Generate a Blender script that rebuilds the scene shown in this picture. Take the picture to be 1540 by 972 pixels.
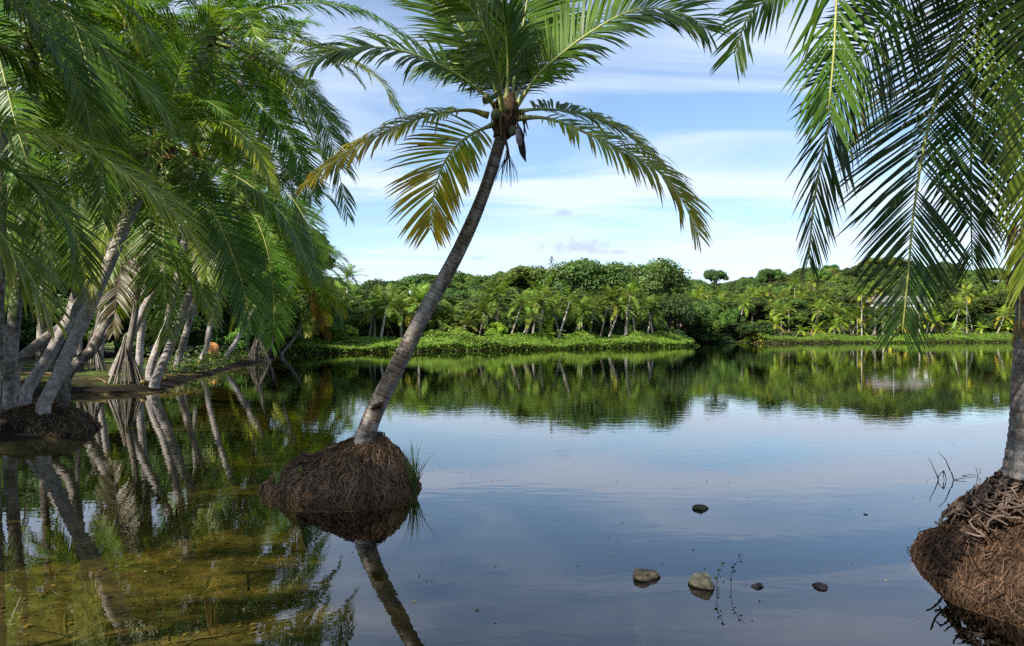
import bpy, math, random
import numpy as np
from mathutils import Vector

for o in list(bpy.data.objects):
    bpy.data.objects.remove(o)
scn = bpy.context.scene
COL = scn.collection
R = math.radians

# ------------------------------------------------------------------ camera
F = 1141.0           # focal length in photo pixels (photo 1540 px wide)
HZ = 503.0           # horizon row in the photo
CH = 2.0             # camera height above the water
cam = bpy.data.cameras.new('camera')
cam.sensor_width = 36.0
cam.lens = 36.0 * F / 1540.0
cam.shift_y = (HZ - 486.0) / 1540.0
cam.clip_end = 6000
cam.clip_start = 0.1
co = bpy.data.objects.new('camera', cam)
COL.objects.link(co)
co.location = (0, 0, CH)
co.rotation_euler = (R(90), 0, 0)
scn.camera = co

# ------------------------------------------------------------------ light
SUN_EL = 40.0
SUN_DIR = np.array([0.70, 0.714])          # horizontal travel direction of sunlight
SUN_STRENGTH, SKY_STRENGTH, EXPOSURE = 5.0, 0.10, 0.95
W = bpy.data.worlds.new('World')
scn.world = W
W.use_nodes = True
nt = W.node_tree
nt.nodes.clear()


def N(tree, typ, **kw):
    n = tree.nodes.new(typ)
    for k, v in kw.items():
        if k.startswith('_'):
            setattr(n, k[1:], v)
    for k, v in kw.items():
        if not k.startswith('_'):
            key = int(k[1:]) if k[0] == 'i' and k[1:].isdigit() else k
            n.inputs[key].default_value = v
    return n


def L(tree, a, b):
    tree.links.new(a, b)


sky = nt.nodes.new('ShaderNodeTexSky')
sky.sky_type = 'NISHITA'
sky.sun_disc = False
sky.sun_elevation = R(SUN_EL)
sky.sun_rotation = math.atan2(-SUN_DIR[0], -SUN_DIR[1])
sky.air_density = 1.0
sky.dust_density = 0.25
sky.ozone_density = 3.2
tc = nt.nodes.new('ShaderNodeTexCoord')
sep = nt.nodes.new('ShaderNodeSeparateXYZ')
L(nt, tc.outputs['Generated'], sep.inputs[0])
zc = N(nt, 'ShaderNodeMath', _operation='MAXIMUM', i1=0.0)
L(nt, sep.outputs['Z'], zc.inputs[0])
zc2 = N(nt, 'ShaderNodeMath', _operation='ADD', i1=0.10)
L(nt, zc.outputs[0], zc2.inputs[0])
px_ = N(nt, 'ShaderNodeMath', _operation='DIVIDE')
L(nt, sep.outputs['X'], px_.inputs[0]); L(nt, zc2.outputs[0], px_.inputs[1])
py_ = N(nt, 'ShaderNodeMath', _operation='DIVIDE')
L(nt, sep.outputs['Y'], py_.inputs[0]); L(nt, zc2.outputs[0], py_.inputs[1])
cmb = nt.nodes.new('ShaderNodeCombineXYZ')
L(nt, px_.outputs[0], cmb.inputs[0]); L(nt, py_.outputs[0], cmb.inputs[1])
mp = N(nt, 'ShaderNodeMapping')
mp.inputs['Scale'].default_value = (0.42, 1.1, 1.0)
mp.inputs['Rotation'].default_value = (0, 0, R(-14))
mp.inputs['Location'].default_value = (3.1, 1.35, 0)
L(nt, cmb.outputs[0], mp.inputs[0])
cl1 = N(nt, 'ShaderNodeTexNoise', Scale=1.15, Detail=7.0, Roughness=0.55, Distortion=0.7)
L(nt, mp.outputs[0], cl1.inputs['Vector'])
r1 = nt.nodes.new('ShaderNodeValToRGB')
r1.color_ramp.elements[0].position = 0.42
r1.color_ramp.elements[0].color = (0.03, 0.03, 0.03, 1)
r1.color_ramp.elements[1].position = 0.60
r1.color_ramp.elements[1].color = (0.9, 0.9, 0.9, 1)
L(nt, cl1.outputs['Fac'], r1.inputs[0])
mixc = N(nt, 'ShaderNodeMix', _data_type='RGBA')
# the veil looks thinner overhead than along the horizon
thin = N(nt, 'ShaderNodeMapRange', i1=0.1, i2=0.7, i3=1.0, i4=0.55)
L(nt, sep.outputs['Z'], thin.inputs[0])
cf = N(nt, 'ShaderNodeMath', _operation='MULTIPLY')
L(nt, r1.outputs[0], cf.inputs[0]); L(nt, thin.outputs[0], cf.inputs[1])
L(nt, cf.outputs[0], mixc.inputs['Factor'])
L(nt, sky.outputs[0], mixc.inputs[6])
mixc.inputs[7].default_value = (4.9, 5.5, 6.7, 1)
# two small lilac puffs of cumulus far off over the hill
prev = mixc.outputs[2]
for (dx, dz, sx, sz, col) in ((0.0885, 0.113, 0.05, 0.0125, (3.3, 3.6, 4.9, 1)), (0.067, 0.157, 0.013, 0.006, (3.0, 3.6, 5.2, 1)),
                              (-0.045, 0.10, 0.012, 0.004, (3.3, 3.8, 5.2, 1)), (0.13, 0.107, 0.05, 0.005, (3.5, 3.9, 5.2, 1))):
    q = N(nt, 'ShaderNodeMapping')
    q.inputs['Location'].default_value = (-dx / sx, 0, -dz / sz)
    q.inputs['Scale'].default_value = (1 / sx, 0, 1 / sz)
    L(nt, tc.outputs['Generated'], q.inputs[0])
    ln = N(nt, 'ShaderNodeVectorMath', _operation='LENGTH')
    L(nt, q.outputs[0], ln.inputs[0])
    nz = N(nt, 'ShaderNodeTexNoise', Scale=60.0, Detail=6.0, Roughness=0.6)
    L(nt, tc.outputs['Generated'], nz.inputs['Vector'])
    ad = N(nt, 'ShaderNodeMath', _operation='MULTIPLY_ADD', i1=2.6)
    L(nt, nz.outputs['Fac'], ad.inputs[0]); L(nt, ln.outputs['Value'], ad.inputs[2])
    mr = N(nt, 'ShaderNodeMapRange', i1=1.5, i2=2.3, i3=0.75, i4=0.0)
    L(nt, ad.outputs[0], mr.inputs[0])
    fr = N(nt, 'ShaderNodeMath', _operation='GREATER_THAN', i1=0.0)
    L(nt, sep.outputs['Y'], fr.inputs[0])
    mu = N(nt, 'ShaderNodeMath', _operation='MULTIPLY')
    L(nt, mr.outputs[0], mu.inputs[0]); L(nt, fr.outputs[0], mu.inputs[1])
    mx = N(nt, 'ShaderNodeMix', _data_type='RGBA')
    L(nt, mu.outputs[0], mx.inputs['Factor'])
    L(nt, prev, mx.inputs[6])
    mx.inputs[7].default_value = col
    prev = mx.outputs[2]
bg = N(nt, 'ShaderNodeBackground', Strength=SKY_STRENGTH)
L(nt, prev, bg.inputs[0])
wo = nt.nodes.new('ShaderNodeOutputWorld')
L(nt, bg.outputs[0], wo.inputs[0])

sun = bpy.data.lights.new('sun', 'SUN')
sun.energy = SUN_STRENGTH
sun.angle = R(0.55)
sun.color = (1.0, 0.93, 0.80)
so = bpy.data.objects.new('sun', sun)
COL.objects.link(so)
sd_ = Vector((SUN_DIR[0] * math.cos(R(SUN_EL)), SUN_DIR[1] * math.cos(R(SUN_EL)), -math.sin(R(SUN_EL))))
so.rotation_euler = sd_.to_track_quat('-Z', 'Y').to_euler()
so.location = (-20, -20, 30)

vs = scn.view_settings
vs.view_transform = 'Standard'
vs.look = 'None'
vs.gamma = 1.0
vs.exposure = EXPOSURE
vs.use_curve_mapping = False
scn.cycles.use_denoising = False
scn.cycles.max_bounces = 6
scn.cycles.diffuse_bounces = 2
scn.cycles.glossy_bounces = 3
scn.cycles.transmission_bounces = 4
scn.cycles.transparent_max_bounces = 8
scn.cycles.volume_bounces = 0
scn.cycles.sample_clamp_indirect = 6.0
scn.cycles.caustics_reflective = False
scn.cycles.caustics_refractive = False


# ------------------------------------------------------------------ helpers
def at(px, py, d):
    """world point seen at a photo pixel at depth d"""
    return np.array([(px - 770.0) / F * d, d, CH + (HZ - py) / F * d])


def mesh(name, V, Q, col=None, mat=None, smooth=False, tris=None):
    V = np.asarray(V, dtype=np.float32).reshape(-1, 3)
    Q = np.asarray(Q, dtype=np.int32).reshape(-1, 4) if Q is not None and len(Q) else np.zeros((0, 4), np.int32)
    T = np.asarray(tris, dtype=np.int32).reshape(-1, 3) if tris is not None and len(tris) else np.zeros((0, 3), np.int32)
    me = bpy.data.meshes.new(name)
    me.vertices.add(len(V))
    me.vertices.foreach_set('co', V.ravel())
    nl = Q.size + T.size
    me.loops.add(nl)
    me.loops.foreach_set('vertex_index', np.concatenate([Q.ravel(), T.ravel()]))
    me.polygons.add(len(Q) + len(T))
    st = np.concatenate([np.arange(len(Q)) * 4, Q.size + np.arange(len(T)) * 3]).astype(np.int32)
    me.polygons.foreach_set('loop_start', st)
    me.update(calc_edges=True)
    if col is not None:
        c = np.ones((len(V), 4), np.float32)
        c[:, :3] = np.clip(np.asarray(col, dtype=np.float32).reshape(-1, 3), 0.001, 1)
        a = me.color_attributes.new('col', 'FLOAT_COLOR', 'POINT')
        a.data.foreach_set('color', c.ravel())
    me.polygons.foreach_set('use_smooth', np.full(len(me.polygons), bool(smooth), dtype=bool))
    if mat is not None:
        me.materials.append(mat)
    return me


def ob(name, data, parent=None, loc=(0, 0, 0), rot=(0, 0, 0), scale=(1, 1, 1), label=None, cat=None, group=None, kind=None, color=None):
    o = bpy.data.objects.new(name, data)
    COL.objects.link(o)
    o.location = [float(v) for v in loc]
    o.rotation_euler = rot
    o.scale = scale
    if parent is not None:
        o.parent = parent
    if label: o['label'] = label
    if cat: o['category'] = cat
    if group: o['group'] = group
    if kind: o['kind'] = kind
    if color is not None: o.color = (*color, 1)
    return o


def spline(P, n):
    """Catmull-Rom through P resampled to n points even in arc length"""
    P = np.asarray(P, float)
    A = np.vstack([2 * P[0] - P[1], P, 2 * P[-1] - P[-2]])
    out = []
    for i in range(1, len(A) - 2):
        p0, p1, p2, p3 = A[i - 1], A[i], A[i + 1], A[i + 2]
        t = np.linspace(0, 1, 24, endpoint=False)[:, None]
        out.append(0.5 * (2 * p1 + (p2 - p0) * t + (2 * p0 - 5 * p1 + 4 * p2 - p3) * t ** 2 + (3 * p1 - p0 - 3 * p2 + p3) * t ** 3))
    out.append(P[-1:])
    C = np.vstack(out)
    s = np.concatenate([[0], np.cumsum(np.linalg.norm(np.diff(C, axis=0), axis=1))])
    u = np.linspace(0, s[-1], n)
    return np.stack([np.interp(u, s, C[:, k]) for k in range(3)], 1)


def norm(v):
    return v / np.maximum(np.linalg.norm(v, axis=-1, keepdims=True), 1e-9)


def frames(C, hint=(0.31, -0.9, 0.22)):
    T = norm(np.gradient(C, axis=0))
    h = np.asarray(hint, float)
    S = norm(np.cross(T, h))
    U = np.cross(S, T)
    return T, S, U


def tube(C, r, k=8, cap=True, hint=(0.31, -0.9, 0.22), lump=None):
    """swept tube; r scalar or per point; lump (n,k) multiplies radius"""
    C = np.asarray(C, float)
    n = len(C)
    r = np.broadcast_to(np.asarray(r, float), (n,))
    T, S, U = frames(C, hint)
    a = np.arange(k) / k * 2 * np.pi
    rr = r[:, None] * (lump if lump is not None else np.ones((n, k)))
    V = C[:, None, :] + rr[..., None] * (np.cos(a)[None, :, None] * S[:, None, :] + np.sin(a)[None, :, None] * U[:, None, :])
    i = np.arange(n - 1)[:, None]
    j = np.arange(k)[None, :]
    j2 = (j + 1) % k
    Q = np.stack(np.broadcast_arrays(i * k + j, i * k + j2, (i + 1) * k + j2, (i + 1) * k + j), -1).reshape(-1, 4)
    V = V.reshape(-1, 3)
    tr = None
    if cap:
        V = np.vstack([V, C[:1], C[-1:]])
        j = np.arange(k)
        tr = np.vstack([np.stack([np.full(k, n * k), (j + 1) % k, j], 1), np.stack([np.full(k, n * k + 1), (n - 1) * k + j, (n - 1) * k + (j + 1) % k], 1)])
    return V, Q, tr


class Bag:
    """collects pieces of one mesh"""
    def __init__(s): s.V, s.Q, s.T, s.C, s.n = [], [], [], [], 0
    def add(s, V, Q, T=None, col=(0.1, 0.1, 0.1)):
        V = np.asarray(V, float).reshape(-1, 3)
        s.V.append(V)
        if Q is not None and len(Q): s.Q.append(np.asarray(Q) + s.n)
        if T is not None and len(T): s.T.append(np.asarray(T) + s.n)
        s.C.append(np.broadcast_to(np.asarray(col, float), (len(V), 3)))
        s.n += len(V)
        return s
    def mesh(s, name, mat, smooth=False):
        return mesh(name, np.vstack(s.V), np.vstack(s.Q) if s.Q else None, np.vstack(s.C), mat, smooth, np.vstack(s.T) if s.T else None)


_rs = np.random.RandomState(7)
_tab = _rs.rand(64, 64, 8)


def noise2(x, y, ch=0):
    """smooth value noise 0..1"""
    x = np.asarray(x, float); y = np.asarray(y, float)
    xi = np.floor(x).astype(int); yi = np.floor(y).astype(int)
    fx = x - xi; fy = y - yi
    fx = fx * fx * (3 - 2 * fx); fy = fy * fy * (3 - 2 * fy)
    g = lambda a, b: _tab[a % 64, b % 64, ch % 8]
    return (g(xi, yi) * (1 - fx) + g(xi + 1, yi) * fx) * (1 - fy) + (g(xi, yi + 1) * (1 - fx) + g(xi + 1, yi + 1) * fx) * fy


def fbm(x, y, ch=0):
    return 0.55 * noise2(x, y, ch) + 0.28 * noise2(x * 2.1, y * 2.1, ch + 1) + 0.17 * noise2(x * 4.3, y * 4.3, ch + 2)


# ------------------------------------------------------------------ materials
def new_mat(name):
    m = bpy.data.materials.new(name)
    m.use_nodes = True
    t = m.node_tree
    t.nodes.clear()
    out = t.nodes.new('ShaderNodeOutputMaterial')
    return m, t, out


def leaf_mat(name, transl=0.3, rough=0.38, spec=0.45, nscale=6.0):
    m, t, out = new_mat(name)
    a = N(t, 'ShaderNodeAttribute', _attribute_name='col')
    oi = t.nodes.new('ShaderNodeObjectInfo')
    g = t.nodes.new('ShaderNodeNewGeometry')
    nz = N(t, 'ShaderNodeTexNoise', Scale=nscale, Detail=3.0)
    L(t, g.outputs['Position'], nz.inputs['Vector'])
    mul = N(t, 'ShaderNodeMix', _data_type='RGBA', _blend_type='MULTIPLY')
    mul.inputs['Factor'].default_value = 1.0
    L(t, a.outputs['Color'], mul.inputs[6])
    L(t, oi.outputs['Color'], mul.inputs[7])
    hs = N(t, 'ShaderNodeHueSaturation')
    L(t, mul.outputs[2], hs.inputs['Color'])
    v1 = N(t, 'ShaderNodeMapRange', i1=0.3, i2=0.7, i3=0.75, i4=1.3)
    L(t, nz.outputs['Fac'], v1.inputs[0])
    L(t, v1.outputs[0], hs.inputs['Value'])
    h1 = N(t, 'ShaderNodeMapRange', i1=0.0, i2=1.0, i3=0.487, i4=0.513)
    L(t, oi.outputs['Random'], h1.inputs[0])
    L(t, h1.outputs[0], hs.inputs['Hue'])
    p = N(t, 'ShaderNodeBsdfPrincipled', Roughness=rough)
    p.inputs['Specular IOR Level'].default_value = spec
    L(t, hs.outputs[0], p.inputs['Base Color'])
    tr = t.nodes.new('ShaderNodeBsdfTranslucent')
    tm = N(t, 'ShaderNodeMix', _data_type='RGBA', _blend_type='MULTIPLY')
    tm.inputs['Factor'].default_value = 1.0
    tm.inputs[7].default_value = (1.9, 1.75, 0.7, 1)
    L(t, hs.outputs[0], tm.inputs[6])
    L(t, tm.outputs[2], tr.inputs['Color'])
    mx = N(t, 'ShaderNodeMixShader')
    mx.inputs[0].default_value = transl
    L(t, p.outputs[0], mx.inputs[1]); L(t, tr.outputs[0], mx.inputs[2])
    L(t, mx.outputs[0], out.inputs[0])
    return m


def col_mat(name, rough=0.85, spec=0.2, nscale=14.0, lo=0.6, hi=1.4, bump=0.0, bscale=60.0, tint=None, tint_scale=4.0, stretch=None):
    """vertex colour x noise, optional tinted blotches, optional bump"""
    m, t, out = new_mat(name)
    a = N(t, 'ShaderNodeAttribute', _attribute_name='col')
    oi = t.nodes.new('ShaderNodeObjectInfo')
    g = t.nodes.new('ShaderNodeNewGeometry')
    vec = g.outputs['Position']
    if stretch:
        q = N(t, 'ShaderNodeMapping')
        q.inputs['Scale'].default_value = stretch
        L(t, vec, q.inputs[0]); vec = q.outputs[0]
    nz = N(t, 'ShaderNodeTexNoise', Scale=nscale, Detail=5.0, Roughness=0.6)
    L(t, vec, nz.inputs['Vector'])
    v1 = N(t, 'ShaderNodeMapRange', i1=0.3, i2=0.7, i3=lo, i4=hi)
    L(t, nz.outputs['Fac'], v1.inputs[0])
    mul0 = N(t, 'ShaderNodeMix', _data_type='RGBA', _blend_type='MULTIPLY')
    mul0.inputs['Factor'].default_value = 1.0
    L(t, a.outputs['Color'], mul0.inputs[6]); L(t, oi.outputs['Color'], mul0.inputs[7])
    base = mul0.outputs[2]
    if tint:
        n2 = N(t, 'ShaderNodeTexNoise', Scale=tint_scale, Detail=6.0, Roughness=0.65)
        L(t, g.outputs['Position'], n2.inputs['Vector'])
        mr = N(t, 'ShaderNodeMapRange', i1=0.5, i2=0.66, i3=0.0, i4=0.75)
        L(t, n2.outputs['Fac'], mr.inputs[0])
        tm = N(t, 'ShaderNodeMix', _data_type='RGBA')
        L(t, mr.outputs[0], tm.inputs['Factor']); L(t, base, tm.inputs[6])
        tm.inputs[7].default_value = (*tint, 1)
        base = tm.outputs[2]
    hs = N(t, 'ShaderNodeHueSaturation')
    L(t, base, hs.inputs['Color']); L(t, v1.outputs[0], hs.inputs['Value'])
    p = N(t, 'ShaderNodeBsdfPrincipled', Roughness=rough)
    p.inputs['Specular IOR Level'].default_value = spec
    L(t, hs.outputs[0], p.inputs['Base Color'])
    if bump:
        n3 = N(t, 'ShaderNodeTexNoise', Scale=bscale, Detail=4.0)
        L(t, vec, n3.inputs['Vector'])
        b = N(t, 'ShaderNodeBump', Strength=bump, Distance=0.02)
        L(t, n3.outputs['Fac'], b.inputs['Height'])
        L(t, b.outputs[0], p.inputs['Normal'])
    L(t, p.outputs[0], out.inputs[0])
    return m


M_FROND = leaf_mat('palm_leaflet', 0.36, 0.38, 0.32, 3.0)
M_FAR = leaf_mat('far_foliage', 0.28, 0.55, 0.3, 0.35)
M_HERB = leaf_mat('herb_leaf', 0.35, 0.5, 0.3, 1.0)
M_RACHIS = col_mat('palm_stalk', 0.5, 0.4, 20, 0.8, 1.2)
M_TRUNK = col_mat('palm_bark', 0.9, 0.15, 9.0, 0.5, 1.4, 0.7, 45.0, tint=(0.36, 0.34, 0.32), tint_scale=7.0)
M_BARK = col_mat('tree_bark', 0.9, 0.15, 3.0, 0.6, 1.3)
M_ROOT = col_mat('root_fibre', 0.92, 0.12, 12.0, 0.55, 1.4, 0.5, 90.0)
M_FIBRE = col_mat('dry_fibre', 0.95, 0.1, 25.0, 0.5, 1.5, 0.6, 70.0)
M_NUT = col_mat('coconut_husk', 0.45, 0.4, 18.0, 0.75, 1.2)
M_ROCK = col_mat('rock', 0.9, 0.2, 22.0, 0.5, 1.5, 0.8, 60.0, tint=(0.02, 0.02, 0.012), tint_scale=9.0)
M_WALL = col_mat('white_wall', 0.8, 0.3, 2.0, 0.9, 1.08)
M_GLASS = col_mat('dark_window', 0.1, 0.6, 2.0, 0.9, 1.1)

# ------------------------------------------------------------------ ground, lake bed and water
LAKE = np.array([(-5.5, 2.2), (8, 2.2), (20, 4), (45, 10), (90, 40), (140, 100), (180, 180), (128, 190), (90, 176), (56, 163), (50, 174), (38, 174), (30, 160),
                 (27, 122), (22, 117), (10, 105), (0, 95.5), (-8, 88), (-14, 84), (-20, 78), (-21.5, 71), (-18.8, 60), (-17.6, 54), (-15.6, 42), (-13.8, 33),
                 (-12.9, 29.4), (-12.2, 26.7), (-12.8, 25.6), (-14.6, 24.8), (-15.0, 22.8), (-13.5, 20), (-9.9, 17.2), (-8.9, 15.3), (-8.9, 14.2), (-10.2, 13.0), (-9.2, 10), (-7.5, 6)], float)
SH_PX = np.array([300, 400, 440, 600, 700, 770, 900, 1018, 1024, 1150, 1300, 1540, 1900])
SH_D = np.array([50, 58, 74, 84, 91, 95.5, 107, 122, 172, 165, 176, 190, 215.0])
SK_PX = np.array([300, 430, 480, 520, 560, 600, 650, 700, 760, 800, 830, 850, 890, 930, 950, 985, 1010, 1040, 1075, 1100, 1150, 1200, 1250, 1300, 1350, 1450, 1540, 1700, 2000])
SK_PY = np.array([410, 400, 408, 420, 426, 417, 410, 406, 406, 402, 406, 404, 402, 403, 402, 402, 408, 418, 418, 414, 407, 400, 395, 390, 389, 397, 402, 402, 402.0])


def shore_d(px): return np.interp(px, SH_PX, SH_D)


def lake_sd(x, y):
    """signed distance to the lake outline, negative in the water"""
    x = np.asarray(x, float); y = np.asarray(y, float)
    d = np.full(x.shape, 1e9)
    inside = np.zeros(x.shape, bool)
    n = len(LAKE)
    for i in range(n):
        ax, ay = LAKE[i]; bx, by = LAKE[(i + 1) % n]
        ex, ey = bx - ax, by - ay
        t = np.clip(((x - ax) * ex + (y - ay) * ey) / (ex * ex + ey * ey), 0, 1)
        d = np.minimum(d, np.hypot(x - ax - t * ex, y - ay - t * ey))
        c = ((ay > y) != (by > y)) & (x < (bx - ax) * (y - ay) / (by - ay + 1e-12) + ax)
        inside ^= c
    return np.where(inside, -d, d)


def hill_top(px, d):
    """height of the canopy top on the far hill"""
    r = np.clip((d - shore_d(px) - 14) / 75.0, 0, 1) ** 0.8
    py = 452 + (np.interp(px, SK_PX, SK_PY) - 452) * r
    return CH + (HZ - py) / F * np.minimum(d, shore_d(px) + 90)


def ground_z(x, y):
    x = np.asarray(x, float); y = np.asarray(y, float)
    s = lake_sd(x, y)
    land = 0.03 + 0.40 * (1 - np.exp(-np.maximum(s, 0) / 1.6)) + 0.004 * np.maximum(s, 0) + 0.12 * (fbm(x * 0.6 + 9, y * 0.6) - 0.45)
    dep = np.maximum(-s, 0)
    bed = -0.04 - 0.30 * (1 - np.exp(-dep / 0.8)) - 0.075 * dep
    bed = bed - 1.5 * np.clip((x + 1.4 + 0.05 * y) / 2.6, 0, 1) ** 1.3 * np.clip(dep / 1.5, 0, 1)
    bed = np.maximum(bed, -3.2) + 0.10 * (fbm(x * 0.9, y * 0.9, 3) - 0.5) * np.clip(dep, 0, 1)
    z = np.where(s > 0, land, bed)
    yy = np.maximum(y, 1.0)
    px = 770 + F * x / yy
    hz = np.maximum(hill_top(px, np.maximum(y, 60)) - 6.3, 0)
    far = np.clip((y - 60) / 30, 0, 1) * np.clip(s / 25.0, 0, 1) * np.clip((px + 400) / 700, 0, 1)
    z = z + hz * far
    return z


def gz(x, y): return float(ground_z(np.array([x]), np.array([y]))[0])


def build_ground():
    def axis(lo, hi, f0, f1, step, grow):
        mid = list(np.arange(f0, f1, step))
        a, s = [], step
        v = f0
        while v > lo:
            s *= grow; v -= s; a.append(v)
        b, s, v = [], step, mid[-1]
        while v < hi:
            s *= grow; v += s; b.append(v)
        return np.array(a[::-1] + mid + b)
    X = axis(-2500, 2500, -16, 9, 0.22, 1.045)
    Y = axis(-1500, 3500, 0, 34, 0.25, 1.035)
    gx, gy = np.meshgrid(X, Y)
    z = ground_z(gx, gy)
    V = np.stack([gx, gy, z], -1).reshape(-1, 3)
    ny, nx = gx.shape
    i = np.arange(ny - 1)[:, None]; j = np.arange(nx - 1)[None, :]
    Q = np.stack([i * nx + j, i * nx + j + 1, (i + 1) * nx + j + 1, (i + 1) * nx + j], -1).reshape(-1, 4)
    m, t, out = new_mat('ground')
    g = t.nodes.new('ShaderNodeNewGeometry')
    sp = t.nodes.new('ShaderNodeSeparateXYZ')
    L(t, g.outputs['Position'], sp.inputs[0])
    n1 = N(t, 'ShaderNodeTexNoise', Scale=0.9, Detail=8.0, Roughness=0.65)
    n2 = N(t, 'ShaderNodeTexNoise', Scale=7.0, Detail=6.0, Roughness=0.7)
    n3 = N(t, 'ShaderNodeTexNoise', Scale=2.3, Detail=5.0, Roughness=0.6)
    for n_ in (n1, n2, n3): L(t, g.outputs['Position'], n_.inputs['Vector'])
    # land: grass with leaf litter
    la = N(t, 'ShaderNodeValToRGB')
    e = la.color_ramp.elements
    e[0].position = 0.46; e[0].color = (0.04, 0.028, 0.017, 1)
    e[1].position = 0.60; e[1].color = (0.10, 0.16, 0.025, 1)
    x_ = la.color_ramp.elements.new(0.75); x_.color = (0.16, 0.21, 0.035, 1)
    L(t, n1.outputs['Fac'], la.inputs[0])
    # bed: mud, algae, pale sandy patches
    be = N(t, 'ShaderNodeValToRGB')
    e = be.color_ramp.elements
    e[0].position = 0.32; e[0].color = (0.06, 0.05, 0.015, 1)
    e[1].position = 0.52; e[1].color = (0.13, 0.105, 0.036, 1)
    x_ = be.color_ramp.elements.new(0.70); x_.color = (0.27, 0.20, 0.07, 1)
    L(t, n3.outputs['Fac'], be.inputs[0])
    sp2 = N(t, 'ShaderNodeMapRange', i1=0.35, i2=0.7, i3=0.55, i4=1.5)
    L(t, n2.outputs['Fac'], sp2.inputs[0])
    # shore mud between
    w1 = N(t, 'ShaderNodeMapRange', i1=-0.03, i2=0.05)
    w2 = N(t, 'ShaderNodeMapRange', i1=0.2, i2=0.42)
    L(t, sp.outputs['Z'], w1.inputs[0]); L(t, sp.outputs['Z'], w2.inputs[0])
    ma = N(t, 'ShaderNodeMix', _data_type='RGBA')
    L(t, w1.outputs[0], ma.inputs['Factor']); L(t, be.outputs[0], ma.inputs[6]); ma.inputs[7].default_value = (0.016, 0.012, 0.009, 1)
    mb = N(t, 'ShaderNodeMix', _data_type='RGBA')
    L(t, w2.outputs[0], mb.inputs['Factor']); L(t, ma.outputs[2], mb.inputs[6]); L(t, la.outputs[0], mb.inputs[7])
    hs = N(t, 'ShaderNodeHueSaturation')
    L(t, mb.outputs[2], hs.inputs['Color']); L(t, sp2.outputs[0], hs.inputs['Value'])
    p = N(t, 'ShaderNodeBsdfPrincipled', Roughness=0.95)
    p.inputs['Specular IOR Level'].default_value = 0.1
    L(t, hs.outputs[0], p.inputs['Base Color'])
    b = N(t, 'ShaderNodeBump', Strength=0.6, Distance=0.06)
    L(t, n2.outputs['Fac'], b.inputs['Height']); L(t, b.outputs[0], p.inputs['Normal'])
    L(t, p.outputs[0], out.inputs[0])
    ob('ground', mesh('ground', V, Q, None, m, True), kind='structure', label='low muddy bank, lake bed and forested rise around the lake', cat='ground')


def build_water():
    m, t, out = new_mat('lake_water')
    g = t.nodes.new('ShaderNodeNewGeometry')
    q = N(t, 'ShaderNodeMapping')
    q.inputs['Scale'].default_value = (0.7, 1.5, 1.0)
    L(t, g.outputs['Position'], q.inputs[0])
    n1 = N(t, 'ShaderNodeTexNoise', Scale=2.2, Detail=3.0, Roughness=0.5)
    L(t, q.outputs[0], n1.inputs['Vector'])
    n2 = N(t, 'ShaderNodeTexNoise', Scale=0.05, Detail=2.0)
    L(t, q.outputs[0], n2.inputs['Vector'])
    st = N(t, 'ShaderNodeMapRange', i1=0.35, i2=0.65, i3=0.35, i4=1.0)
    L(t, n2.outputs['Fac'], st.inputs[0])
    hh = N(t, 'ShaderNodeMath', _operation='MULTIPLY')
    L(t, n1.outputs['Fac'], hh.inputs[0]); L(t, st.outputs[0], hh.inputs[1])
    b = N(t, 'ShaderNodeBump', Strength=1.0, Distance=0.0028)
    L(t, hh.outputs[0], b.inputs['Height'])
    fr = N(t, 'ShaderNodeFresnel', IOR=1.65)
    L(t, b.outputs[0], fr.inputs['Normal'])
    inv = N(t, 'ShaderNodeMath', _operation='SUBTRACT', i0=1.0)
    L(t, g.outputs['Backfacing'], inv.inputs[1])
    fac = N(t, 'ShaderNodeMath', _operation='MULTIPLY')
    L(t, fr.outputs[0], fac.inputs[0]); L(t, inv.outputs[0], fac.inputs[1])
    gl = N(t, 'ShaderNodeBsdfGlossy', Roughness=0.0)
    gl.inputs['Color'].default_value = (1, 1, 1, 1)
    L(t, b.outputs[0], gl.inputs['Normal'])
    tr = t.nodes.new('ShaderNodeBsdfTransparent')
    tr.inputs['Color'].default_value = (1, 1, 1, 1)
    mx = t.nodes.new('ShaderNodeMixShader')
    L(t, fac.outputs[0], mx.inputs[0]); L(t, tr.outputs[0], mx.inputs[1]); L(t, gl.outputs[0], mx.inputs[2])
    L(t, mx.outputs[0], out.inputs['Surface'])
    va = N(t, 'ShaderNodeVolumeAbsorption', Density=0.55)
    va.inputs['Color'].default_value = (0.48, 0.46, 0.10, 1)
    L(t, va.outputs[0], out.inputs['Volume'])
    x0, x1, y0, y1, zb = -60, 230, -2, 230, -6.0
    V = [(x0, y0, 0), (x1, y0, 0), (x1, y1, 0), (x0, y1, 0), (x0, y0, zb), (x1, y0, zb), (x1, y1, zb), (x0, y1, zb)]
    Q = [(0, 1, 2, 3), (7, 6, 5, 4), (0, 4, 5, 1), (1, 5, 6, 2), (2, 6, 7, 3), (3, 7, 4, 0)]
    ob('lake_water', mesh('lake_water', V, Q, None, m), kind='structure', label='calm dark lake mirroring sky and palms', cat='water')


build_ground()
build_water()

# ------------------------------------------------------------------ palm fronds
GREEN = np.array([0.060, 0.128, 0.012])
LIME = np.array([0.13, 0.21, 0.025])
OCHRE = np.array([0.40, 0.30, 0.03])
BROWN = np.array([0.14, 0.075, 0.03])


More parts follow.
